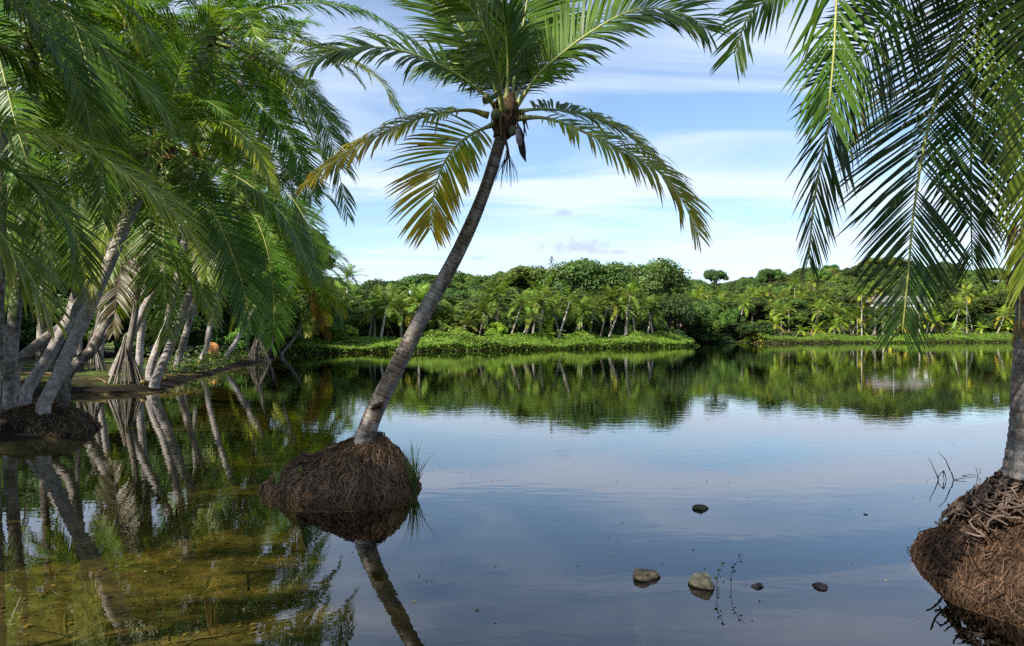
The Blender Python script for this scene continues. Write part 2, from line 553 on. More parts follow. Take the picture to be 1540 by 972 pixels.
def frond_parts(C, up, n, lmax, wid, droop=0.6, seed=0, age=0.0, base=GREEN, pet=0.16, rr=0.022, fwd=(72, 28), segs=4, vee=0.25, lside=(1, 1), tip_len=0.35, curl=0.0, gap=0.025):
    """C: (m,3) rachis, up: vector the upper side faces. Returns rachis (V,Q,T,col), leaflets (V,Q,col)"""
    rs = np.random.RandomState(seed)
    m = len(C)
    if n is None:
        n = int(np.sum(np.linalg.norm(np.diff(C, axis=0), axis=1)) * (1 - pet) / gap)
    T = norm(np.gradient(C, axis=0))
    up = np.asarray(up, float)
    if up.ndim == 1: up = np.broadcast_to(up, C.shape)
    S = norm(np.cross(T, up))
    Nn = np.cross(S, T)
    u = np.linspace(0, 1, m)
    rad = rr * (1 - 0.9 * u ** 0.8) + 0.0025
    rad = rad * np.where(u < 0.12, 1 + 1.1 * (1 - u / 0.12), 1)
    RV, RQ, RT = tube(C, rad, 6, True, hint=up[0] + 0.01)
    ru = np.concatenate([np.repeat(u, 6), [0, 1]])[:, None]
    rcol = np.array([0.22, 0.24, 0.06]) * (1 - ru) + np.array([0.30, 0.32, 0.08]) * ru
    if age > 0.5: rcol = rcol * (1 - 0.5 * age) + np.array([0.30, 0.2, 0.07]) * 0.5 * age
    # leaflets on both sides
    uu = pet + (1 - pet) * (np.arange(n) + 0.5) / n
    U = np.concatenate([uu, uu + 0.3 / n]); side = np.concatenate([np.ones(n), -np.ones(n)])
    U = np.clip(U + rs.uniform(-0.22, 0.22, 2 * n) / n, pet, 1.0)
    keep = (rs.rand(2 * n) > 0.04) & (noise2(U * 17 + seed * 1.7, side * 3 + seed, 6) > 0.13)
    U, side = U[keep], side[keep]
    k = len(U)
    ip = lambda A: np.stack([np.interp(U, u, A[:, c]) for c in range(3)], 1)
    p0, t0, s0, n0 = ip(C), norm(ip(T)), norm(ip(S)), norm(ip(Nn))
    v = (U - pet) / (1 - pet)
    prof = np.interp(v, [0, 0.1, 0.3, 0.55, 0.8, 0.93, 1], [0.5, 0.78, 1.0, 0.97, 0.72, 0.5, tip_len])
    ll = lmax * prof * np.where(rs.rand(k) < 0.06, rs.uniform(0.4, 0.8, k), rs.uniform(0.86, 1.08, k)) * np.where(side > 0, lside[0], lside[1])
    a = np.radians(fwd[0] + (fwd[1] - fwd[0]) * v ** 1.1 + rs.normal(0, 2.3, k) + 5 * (noise2(U * 9, side + seed, 5) - .5))
    d = t0 * np.cos(a)[:, None] + s0 * (side * np.sin(a))[:, None] + n0 * (vee * (1 - 0.6 * v) + rs.normal(0, 0.06, k))[:, None]
    d = norm(d)
    grav = np.array([0, 0, -1.0])
    dr = droop * rs.uniform(0.85, 1.2, k) * (0.6 + 0.4 * prof)
    broken = rs.rand(k) < 0.035
    dr = np.where(broken, dr * 2.6, dr)
    ss = np.linspace(0, 1, segs + 1)
    wp = np.interp(ss, [0, 0.12, 0.45, 0.8, 1], [0.35, 0.85, 1.0, 0.62, 0.05])
    P = np.zeros((k, segs + 1, 3)); D = np.zeros_like(P)
    P[:, 0] = p0
    for i in range(segs + 1):
        D[:, i] = norm(d + grav * (dr * (0.35 * ss[i] + 0.75 * ss[i] ** 2.2))[:, None] - n0 * (curl * ss[i] ** 2))
        if i: P[:, i] = P[:, i - 1] + (D[:, i - 1] + D[:, i]) * 0.5 * (ll / segs)[:, None]
    tw = rs.normal(0, 0.2, k)
    wv = t0[:, None, :] - D * np.sum(t0[:, None, :] * D, -1, keepdims=True)
    wv = norm(wv)
    wv = norm(wv * np.cos(tw)[:, None, None] + np.cross(D, wv) * np.sin(tw)[:, None, None])
    ww = wid * rs.uniform(0.8, 1.15, k) * np.interp(v, [0, 0.2, 0.8, 1], [0.7, 1, 0.9, 0.6])
    h = wv * (wp[None, :] * ww[:, None] * 0.5)[..., None]
    V = np.stack([P - h, P + h], 2).reshape(-1, 3)
    b0 = (np.arange(k) * (segs + 1) * 2)[:, None]
    i = (np.arange(segs) * 2)[None, :]
    Q = np.stack([b0 + i, b0 + i + 1, b0 + i + 3, b0 + i + 2], -1).reshape(-1, 4)
    # colour: green, yellowing with age towards the frond tip and leaflet tips
    g = base * rs.uniform(0.75, 1.3, (k, 1))
    lime = rs.uniform(0, 0.35, (k, 1))
    g = g * (1 - lime) + LIME * lime
    yv = np.clip(age * 1.5 * (0.25 + 0.9 * v[:, None] + 0.55 * ss[None, :] ** 1.5 - 0.35) + rs.normal(0, 0.12, (k, 1)) * min(1, age * 3), 0, 1)
    oc = OCHRE * rs.uniform(0.7, 1.2, (k, 1))
    colr = g[:, None, :] * (1 - yv[..., None]) + oc[:, None, :] * yv[..., None]
    dry = np.clip((ss[None, :] - 0.88) * 8, 0, 1) * (rs.rand(k, 1) < 0.25 + 0.5 * age)
    colr = colr * (1 - dry[..., None]) + BROWN * dry[..., None]
    colr = np.repeat(colr[:, :, None, :], 2, 2).reshape(-1, 3)
    return (RV, RQ, RT, rcol), (V, Q, colr)


def add_frond(parent, origin, C, up, color=None, **kw):
    (RV, RQ, RT, rc), (LV, LQ, lc) = frond_parts(C, up, **kw)
    b = np.asarray(origin)
    f = ob('frond', mesh('frond', RV - b, RQ, rc, M_RACHIS, True, RT), parent)
    l = ob('leaflets', mesh('leaflets', LV - b, LQ, lc, M_FROND, True), f)
    if color is not None: l.color = (*color, 1)
    return f


# bank of shared fronds, 4 m long, in the local XZ plane
BANK = {}


def build_bank():
    specs = [(82, 40, 0.45, 0.0), (66, 70, 0.5, 0.0), (48, 88, 0.6, 0.0), (30, 92, 0.7, 0.03), (12, 82, 0.8, 0.08), (-12, 60, 0.9, 0.2), (-40, 38, 0.9, 0.18), (-68, 14, 0.8, 1.0)]
    for ci, (e0, bend, dr, age) in enumerate(specs):
        BANK[ci] = []
        for sd in range(2):
            rs = np.random.RandomState(100 + ci * 7 + sd)
            m = 26
            u = np.linspace(0, 1, m)
            ph = np.radians(e0 + rs.uniform(-5, 5) - (bend + rs.uniform(-8, 8)) * u ** 1.25)
            az = rs.uniform(-0.35, 0.35) * u ** 1.5
            step = 4.0 / (m - 1)
            d = np.stack([np.cos(ph) * np.cos(az), np.cos(ph) * np.sin(az), np.sin(ph)], 1)
            C = np.vstack([[0, 0, 0], np.cumsum(d[:-1] * step, 0)])
            up = np.stack([-np.sin(ph), 0 * ph, np.cos(ph)], 1) + np.array([0, rs.uniform(-0.3, 0.3), 0])
            base = GREEN
            if ci == 7: base = np.array([0.085, 0.058, 0.034])
            (RV, RQ, RT, rc), (LV, LQ, lc) = frond_parts(C, up, 84, 1.02, 0.046, dr, 300 + ci * 5 + sd, age if ci < 7 else 0.0, base)
            if ci == 7:
                rc = rc * 0 + np.array([0.12, 0.085, 0.05]); lc = lc * np.array([1.1, 0.8, 0.85])
            BANK[ci].append((mesh('frond', RV, RQ, rc, M_RACHIS, True, RT), mesh('leaflets', LV, LQ, lc, M_FROND, True)))


build_bank()


def bank_frond(parent, loc, az, ci, sc, color=None, roll=0.0):
    a, b = BANK[ci][random.randrange(len(BANK[ci]))]
    f = ob('frond', a, parent, loc, (roll, 0, az), (sc, sc, sc))
    l = ob('leaflets', b, f)
    if color is not None: l.color = (*color, 1)
    return f


def trunk_mesh(C, r0, r1, k=14, base=(0.20, 0.17, 0.145), ring=0.055, seed=0, flare=0.5, rd=0.62):
    """ringed, slightly lumpy palm trunk through points C (already resampled)"""
    rs = np.random.RandomState(seed)
    n = len(C)
    s = np.concatenate([[0], np.cumsum(np.linalg.norm(np.diff(C, axis=0), axis=1))])
    u = s / s[-1]
    ph = s / ring + 0.8 * np.sin(s * 1.3 + seed) + 1.4 * noise2(s * 4.0, s * 0 + 3 * seed, 1)
    saw = ph - np.floor(ph)
    r = (r0 + (r1 - r0) * u ** 0.7) * (1 + flare * np.exp(-s / 0.3)) * (1 + 0.045 * (saw - 0.5)) * (1 + 0.05 * (noise2(s * 2.3, s * 0 + seed) - 0.5))
    a = np.arange(k)
    lump = 1 + 0.10 * (noise2(s[:, None] * 1.6 + seed, a[None, :] * 0.9 + np.zeros((n, 1)), 2) - 0.5)
    V, Q, T = tube(C, r, k, True, lump=lump)
    dark = np.where(saw < 0.25, rd, 1.0)[:, None] * (0.7 + 0.6 * noise2(s[:, None] * 3.1 + 5 * seed, a[None, :] * 0.8 + np.zeros((n, 1)), 4))
    patch = np.clip((noise2(s[:, None] * 2.0 + seed, a[None, :] * 0.45 + np.zeros((n, 1)), 5) - 0.55) * 5, 0, 1)
    col = np.asarray(base) * dark[..., None]
    col = col * (1 - 0.55 * patch[..., None]) + np.array([0.40, 0.37, 0.34]) * 0.55 * patch[..., None] * (0.4 + 0.6 * dark[..., None])
    col = np.vstack([col.reshape(-1, 3), col[0, :1], col[-1, :1]])
    return V, Q, T, col


def crown_heart(parent, top, base, T, r, seed=0):
    """fibrous leaf-base swelling just under the fronds"""
    rs = np.random.RandomState(seed)
    b = np.asarray(base)
    C = top + T * np.linspace(-0.35, 0.45, 12)[:, None] * (r / 0.14)
    rad = r * np.interp(np.linspace(0, 1, 12), [0, 0.3, 0.6, 1], [1.0, 1.45, 1.2, 0.35])
    lump = 1 + 0.35 * (rs.rand(12, 12) - 0.5)
    V, Q, Tt = tube(C, rad, 12, True, lump=lump)
    bag = Bag().add(V, Q, Tt, (0.055, 0.036, 0.022))
    for i in range(9):
        a = rs.uniform(0, 6.28)
        o = np.array([math.cos(a), math.sin(a), 0])
        c = np.array([top + o * r * 0.9 + T * rs.uniform(-0.15, 0.15), top + o * r * (1.5 + rs.rand()) + T * rs.uniform(-0.1, 0.25), top + o * r * (1.9 + rs.rand()) + np.array([0, 0, -rs.uniform(0.05, 0.35)])])
        V, Q, Tt = tube(spline(c, 6), np.linspace(0.035, 0.008, 6) * r / 0.14, 5)
        bag.add(V, Q, Tt, np.array([0.09, 0.055, 0.03]) * rs.uniform(0.6, 1.5))
    bag.V = [v - b for v in bag.V]
    ob('fibre_sheath', bag.mesh('fibre_sheath', M_FIBRE, True), parent)


NUT = None


def nut_mesh():
    global NUT
    if NUT is None:
        k, n = 10, 8
        th = np.linspace(0, np.pi, n)
        z = np.cos(th) * 0.14
        r = np.sin(th) * 0.105 * (1 + 0.12 * np.cos(th))
        a = np.arange(k) / k * 2 * np.pi
        rr = r[:, None] * (1 + 0.06 * np.cos(3 * a)[None, :])
        V = np.stack([rr * np.cos(a), rr * np.sin(a), np.broadcast_to(z[:, None], (n, k))], -1).reshape(-1, 3)
        i = np.arange(n - 1)[:, None]; j = np.arange(k)[None, :]
        Q = np.stack(np.broadcast_arrays(i * k + j, (i + 1) * k + j, (i + 1) * k + (j + 1) % k, i * k + (j + 1) % k), -1).reshape(-1, 4)
        col = np.array([0.13, 0.16, 0.04]) + 0 * V
        NUT = mesh('coconut', V, Q, col, M_NUT, True)
    return NUT


def add_nuts(parent, crown_local, n, rs, spread=0.45, azs=None, color=(1, 1, 1)):
    for i in range(n):
        a = (azs[i % len(azs)] + rs.uniform(-0.45, 0.45)) if azs else rs.uniform(0, 6.28)
        rr = spread * rs.uniform(0.45, 0.95)
        ob('coconut', nut_mesh(), parent, (crown_local[0] + rr * math.cos(a), crown_local[1] + rr * math.sin(a), crown_local[2] - rs.uniform(0.15, 0.55)),
           (rs.uniform(-.7, .7), rs.uniform(-.7, .7), rs.uniform(0, 6)), (rs.uniform(0.8, 1.15),) * 3, color=color)


def make_palm(label, pts, r0, r1, group=None, fronds=(), seed=0, tint=(1, 1, 1), flen=1.0, nuts=0, tcol=(0.20, 0.17, 0.145), ring=0.055, heart=True, dead=0, flare=0.5, n_dead_az=None, tseg=0.014):
    """pts: world trunk points base..crown. fronds: list of (azimuth rad, bank class, scale)"""
    pts = np.asarray(pts, float)
    base = pts[0].copy()
    root = ob('coconut_palm', None, None, base, label=label, cat='palm tree', group=group)
    ln = np.sum(np.linalg.norm(np.diff(pts, axis=0), axis=1))
    C = spline(pts, int(min(420, max(40, ln / tseg / 1.0))))
    V, Q, T, col = trunk_mesh(C, r0, r1, 14, tcol, ring, seed, flare)
    ob('trunk', mesh('trunk', V - base, Q, col, M_TRUNK, True, T), root)
    Tt = norm((C[-1] - C[-4])[None])[0]
    if heart: crown_heart(root, C[-1], base, Tt, r1 * 1.15, seed)
    rs = np.random.RandomState(seed + 50)
    top = C[-1] - base + Tt * 0.12
    for (az, ci, sc) in fronds:
        c = np.array(tint) * rs.uniform(0.85, 1.15)
        if ci <= 1: c = c * np.array([1.25, 1.2, 1.0])
        o = np.array([math.cos(az), math.sin(az), 0]) * r1 * 0.7
        bank_frond(root, top + o + np.array([0, 0, 0.14 - ci * 0.05]), az, ci, sc * flen, c, rs.uniform(-0.12, 0.12))
    if nuts: add_nuts(root, top, nuts, rs)
    return root, base, C


def generic_fronds(n, seed, classes=(0, 1, 1, 2, 2, 3, 3, 4, 4, 5, 5, 6), sc=(0.85, 1.1)):
    rs = np.random.RandomState(seed)
    out = []
    for i in range(n):
        ci = classes[int(i * len(classes) / n)]
        out.append((i * 2.39996 + rs.uniform(-0.25, 0.25), ci, rs.uniform(*sc)))
    return out


random.seed(3)


def rim_mound(parent, base, ctr, top, rim_fn, H, seed, n_strand, skirt=-0.45, col=(0.05, 0.032, 0.02), thick=0.010, power=1.7, pdir=None, hang=0.0, lit=(0.26, 0.12, 0.055), tan=0.4, root=(0.062, 0.04, 0.026)):
    """root mound: dome from `top` (xy of trunk foot) out to rim_fn(theta), with root strands"""
    rs = np.random.RandomState(seed)
    kt, kr = 72, 22
    th = np.arange(kt) / kt * 2 * np.pi
    rim = np.stack([rim_fn(a) for a in th])                       # xy world
    tt = np.linspace(0, 1, kr)
    pw = np.full(kt, float(power)) if pdir is None else np.array([pdir(a) for a in th])
    def surf(a_idx, t):
        xy = np.asarray(top)[None, :] * (1 - t)[:, None] + rim[a_idx] * t[:, None]
        z = H * (1 - t ** pw[a_idx])
        return np.column_stack([xy, z])
    rows = []
    for t in tt:
        p = surf(np.arange(kt), np.full(kt, t))
        p[:, 2] += 0.17 * H * (fbm(p[:, 0] * 4 + seed, p[:, 1] * 4) - 0.45) * 2
        p[:, :2] += 0.03 * (rs.rand(kt, 2) - 0.5)
        rows.append(p)
    for z, g in ((-0.05, 0.99), (skirt * 0.5, 0.62), (skirt * 1.6, 0.5)):
        p = rows[kr - 1].copy()
        p[:, :2] = np.asarray(ctr) + (p[:, :2] - np.asarray(ctr)) * g
        p[:, 2] = z
        rows.append(p)
    V = np.vstack(rows)
    nr = len(rows)
    i = np.arange(nr - 1)[:, None]; j = np.arange(kt)[None, :]
    Q = np.stack(np.broadcast_arrays(i * kt + j, (i + 1) * kt + j, (i + 1) * kt + (j + 1) % kt, i * kt + (j + 1) % kt), -1).reshape(-1, 4)
    # reddish peat patches on the dome, coloured brighter to suggest sunlight
    pat = np.clip((fbm(V[:, 0] * 2.2 + seed * 3, V[:, 1] * 2.2, 2) - 0.46) * 6, 0, 1)[:, None]
    colv = np.asarray(col) * (1 - pat) + np.asarray(lit) * pat
    colv = np.where(V[:, 2:] < 0.03, np.array([0.012, 0.010, 0.006]), colv)
    me = mesh('root_mound', V - base, Q, colv, M_ROOT, True)
    mo = ob('root_mound', me, parent)
    bag = Bag()
    for s_ in range(n_strand):
        a = rs.uniform(0, 2 * np.pi)
        t0 = rs.uniform(0.05, 0.95) ** 0.7
        ln = rs.uniform(0.12, 0.5)
        m = 6
        t = np.linspace(t0, t0 + ln, m)
        av = a + np.cumsum(rs.normal(0, 0.05 + 0.03 * rs.rand(), m))
        ai = (av / (2 * np.pi) * kt) % kt
        i0 = ai.astype(int) % kt; f = (ai - np.floor(ai))[:, None]
        rv = rim[i0] * (1 - f) + rim[(i0 + 1) % kt] * f
        tc_ = np.minimum(t, 1.0)
        xy = np.asarray(top)[None] * (1 - tc_)[:, None] + rv * tc_[:, None]
        pv = pw[i0] * (1 - f[:, 0]) + pw[(i0 + 1) % kt] * f[:, 0]
        z = H * (1 - tc_ ** pv) - np.maximum(t - 1, 0) * 1.0
        P = np.column_stack([xy, z])
        P[:, 2] += 0.17 * H * (fbm(P[:, 0] * 4 + seed, P[:, 1] * 4) - 0.45) * 2 + rs.uniform(-0.005, 0.018)
        out = P[:, :2] - np.asarray(ctr)
        P[:, :2] += out * 0.012 + rs.normal(0, 0.012, (m, 2))
        P[1:-1, 2] += rs.normal(0, 0.014, m - 2)
        if P[-1, 2] < -0.15: P[:, 2] = np.maximum(P[:, 2], -0.15)
        r = thick * rs.uniform(0.4, 1.25) * np.linspace(1, 0.5, m)
        V_, Q_, T_ = tube(P - base, r, 4, False)
        sh = rs.uniform(0.5, 2.0)
        c = np.array(root) * sh if rs.rand() > tan * (0.3 + 1.0 * (t0 > 0.55)) else np.array(root) * np.array([2.9, 3.0, 3.1]) * rs.uniform(0.7, 1.2)
        bag.add(V_, Q_, None, c)
    r_ = ob('root_strands', bag.mesh('root_strands', M_ROOT, True), mo)
    r_['kind'] = 'stuff'
    return mo


def ellipse_rim(cx, cy, rxl, rxr, ryf, ryb, seed, wob=0.06):
    def f(a):
        c, s = math.cos(a), math.sin(a)
        rx = rxr if c > 0 else rxl
        ry = ryb if s > 0 else ryf
        w = 1 + wob * (math.sin(3 * a + seed) + 0.6 * math.sin(7 * a + 2 * seed) + 0.5 * math.sin(13 * a))
        return np.array([cx + rx * c * w, cy + ry * s * w])
    return f


# ------------------------------------------------------------------ the leaning palm on its root island
def P3(lst):
    return np.array([at(*p) for p in lst])


def central_palm():
    D = 9.75
    tr = [(538, 700, D - .02), (548, 662, D), (566, 614, D), (602, 542, D), (640, 468, D + .02), (690, 378, D + .03), (727, 291, D + .03), (750, 218, D), (760, 178, D)]
    pts = P3(tr)
    base = pts[0]
    root = ob('coconut_palm', None, None, base, label='leaning coconut palm growing alone from a root island in the lake', cat='palm tree')
    C = spline(pts, 430)
    V, Q, T, col = trunk_mesh(C, 0.128, 0.074, 18, (0.16, 0.125, 0.10), 0.058, 4, 0.38, 0.4)
    # paler, barer foot and darker top
    ob('trunk', mesh('trunk', V - base, Q, col, M_TRUNK, True, T), root)
    Tt = norm((C[-1] - C[-4])[None])[0]
    crown_heart(root, C[-1], base, Tt, 0.105, 11)
    # old hollow scars on the trunk foot
    for (px, py, q) in ((567, 611, 1.0),):
        p = at(px, py, D - 0.135)
        V, Q, T = tube(spline([p + [0.07 * q, 0.03, 0.05], p + [0.03 * q, 0.0, 0.012], p + [-0.03 * q, 0.0, -0.012], p + [-0.085 * q, 0.03, -0.04]], 8), np.array([.01, .022, .034, .03, .034, .024, .02, .006]) * q, 7,
                      lump=1 + 0.6 * (np.random.RandomState(px).rand(8, 7) - .5))
        ob('bark_scar', mesh('bark_scar', V - base, Q, np.tile((0.02, 0.013, 0.01), (len(V), 1)), M_FIBRE, True, T), root)
    Yd = 9.75
    fr = [
        # path (px, py, depth), up hint, lmax, age, droop
        ([(752, 170, Yd), (727, 141, 9.6), (673, 104, 9.4), (606, 77, 9.2), (544, 71, 9.05), (494, 80, 8.95), (466, 100, 8.9)], (0.25, -0.6, 0.8), 0.72, 0.03, 0.75, {}),
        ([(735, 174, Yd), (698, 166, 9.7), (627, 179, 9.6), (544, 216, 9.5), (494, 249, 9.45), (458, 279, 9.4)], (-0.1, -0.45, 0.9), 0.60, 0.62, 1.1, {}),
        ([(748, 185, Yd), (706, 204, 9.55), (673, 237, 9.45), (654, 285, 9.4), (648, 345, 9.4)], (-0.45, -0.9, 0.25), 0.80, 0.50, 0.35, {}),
        ([(756, 165, Yd), (729, 100, 9.9), (695, 46, 10.0), (662, 0, 10.1), (620, -45, 10.2)], (0.3, -0.9, 0.35), 0.85, 0.0, 0.35, {}),
        ([(757, 168, 9.65), (748, 110, 9.2), (733, 60, 8.85), (712, 18, 8.6), (672, -15, 8.4)], (-0.75, -0.3, 0.55), 0.62, 0.05, 0.6, {}),
        ([(767, 162, Yd), (775, 110, 9.85), (783, 60, 9.95), (793, 0, 10.05), (806, -70, 10.2)], (0.25, -0.95, 0.2), 0.85, 0.0, 0.3, {}),
        ([(772, 165, Yd), (790, 140, 9.7), (818, 104, 9.6), (889, 48, 9.4), (960, 14, 9.25), (1030, 22, 9.1), (1066, 47, 9.05)], (-0.25, -0.75, 0.65), 0.92, 0.0, 0.5, {}),
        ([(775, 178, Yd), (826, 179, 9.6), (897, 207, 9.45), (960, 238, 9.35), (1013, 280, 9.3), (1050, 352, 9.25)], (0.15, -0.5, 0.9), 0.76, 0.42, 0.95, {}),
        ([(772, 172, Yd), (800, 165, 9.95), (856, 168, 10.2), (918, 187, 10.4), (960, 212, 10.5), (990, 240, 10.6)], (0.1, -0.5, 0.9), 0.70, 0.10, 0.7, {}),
        ([(768, 160, 9.85), (800, 100, 10.3), (835, 40, 10.7), (880, -10, 11.0)], (0.1, -0.7, 0.7), 0.85, 0.0, 0.45, {}),
        ([(756, 165, 9.85), (740, 110, 10.2), (715, 50, 10.6), (700, -20, 10.9)], (-.3, -0.6, 0.8), 0.8, 0.0, 0.4, {}),
        ([(762, 150, Yd), (764, 95, 9.7), (760, 40, 9.6), (752, -40, 9.4)], (0.9, -0.5, 0.0), 0.5, 0.0, 0.12, dict(fwd=(40, 18), vee=0.5)),
        ([(765, 165, 9.85), (780, 120, 10.6), (800, 70, 11.2), (830, 40, 11.6), (870, 40, 12.0)], (0, -0.7, 0.7), 0.75, 0.0, 0.6, {}),
        ([(758, 165, 9.85), (735, 125, 10.6), (700, 100, 11.2), (660, 95, 11.7), (630, 110, 12.0)], (0, -0.6, 0.7), 0.75, 0.0, 0.7, {}),
    ]
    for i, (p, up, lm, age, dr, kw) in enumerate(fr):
        add_frond(root, base, spline(P3(p), 40), up, n=None, gap=0.025, lmax=lm * 1.08, wid=0.042, droop=dr, seed=20 + i, age=age, pet=0.13, rr=0.022, color=((1.5, 1.45, 0.9) if i in (1, 2, 7, 8) else (0.92, 0.88, 0.7)), **{'fwd': (70, 34), **kw})  # older lower fronds yellower, and lightened so they read as sunlit
    # hanging dark spathe, dead flower stalk, a few young nuts
    p = P3([(778, 186, 9.6), (783, 200, 9.55), (784, 216, 9.55), (787, 232, 9.55), (791, 244, 9.55)])
    V, Q, T = tube(spline(p, 14), np.interp(np.linspace(0, 1, 14), [0, .25, .55, .75, 1], [.012, .03, .05, .045, .004]), 8)
    ob('spathe', mesh('spathe', V - base, Q, np.tile((0.035, 0.025, 0.025), (len(V), 1)), M_FIBRE, True, T), root)
    p = P3([(779, 186, 9.55), (779, 200, 9.5), (782, 216, 9.5), (783, 222, 9.5)])
    V, Q, T = tube(spline(p, 10), np.interp(np.linspace(0, 1, 10), [0, .4, .8, 1], [.008, .035, .045, .006]), 8)
    ob('spathe', mesh('spathe', V - base, Q, np.tile((0.20, 0.18, 0.19), (len(V), 1)), M_FIBRE, True, T), root, label='pale split spathe')
    bag = Bag()
    rs = np.random.RandomState(5)
    st = P3([(757, 200, 9.58), (763, 222, 9.5), (766, 240, 9.5)])
    V, Q, T = tube(spline(st, 8), np.linspace(0.025, 0.012, 8), 6); bag.add(V, Q, T, (0.05, 0.035, 0.025))
    for i in range(16):
        e = np.array([rs.uniform(745, 780), rs.uniform(258, 288)])
        s0 = st[1] * (1 - i / 16) + st[2] * (i / 16)
        pp = [s0, at(766 + (e[0] - 766) * .75, 250 + (i % 5) * 2, 9.5 + rs.uniform(-.12, .12)), at(e[0], e[1], 9.5 + rs.uniform(-.15, .15))]
        V, Q, T = tube(spline(pp, 8), np.linspace(0.006, 0.0022, 8), 4); bag.add(V, Q, T, (0.06, 0.04, 0.028))
    bag.V = [v - base for v in bag.V]
    ob('dead_flower_stalk', bag.mesh('dead_flower_stalk', M_FIBRE), root)
    for (px, py, s) in ((731, 149, .5), (771, 197, .55), (745, 173, .6)):
        ob('coconut', nut_mesh(), root, at(px, py, 9.55) - base, (rs.uniform(-.5, .5), 0.3, 0), (s,) * 3, color=(0.45, 0.45, 0.5))
    # root island
    rim = ellipse_rim(-2.12, 9.82, 1.12, 0.86, 0.62, 0.75, 1.0, 0.045)
    rim_mound(root, base, (-2.12, 9.82), (-1.88, 9.86), rim, 0.67, 3, 3400, pdir=lambda a: 1.72 + 0.2 * math.cos(a) - 0.2 * math.sin(a) + 0.15 * math.sin(4 * a + 1), thick=0.0085, col=(0.065, 0.037, 0.022), tan=0.5, root=(0.070, 0.044, 0.027))
    return root


central_palm()


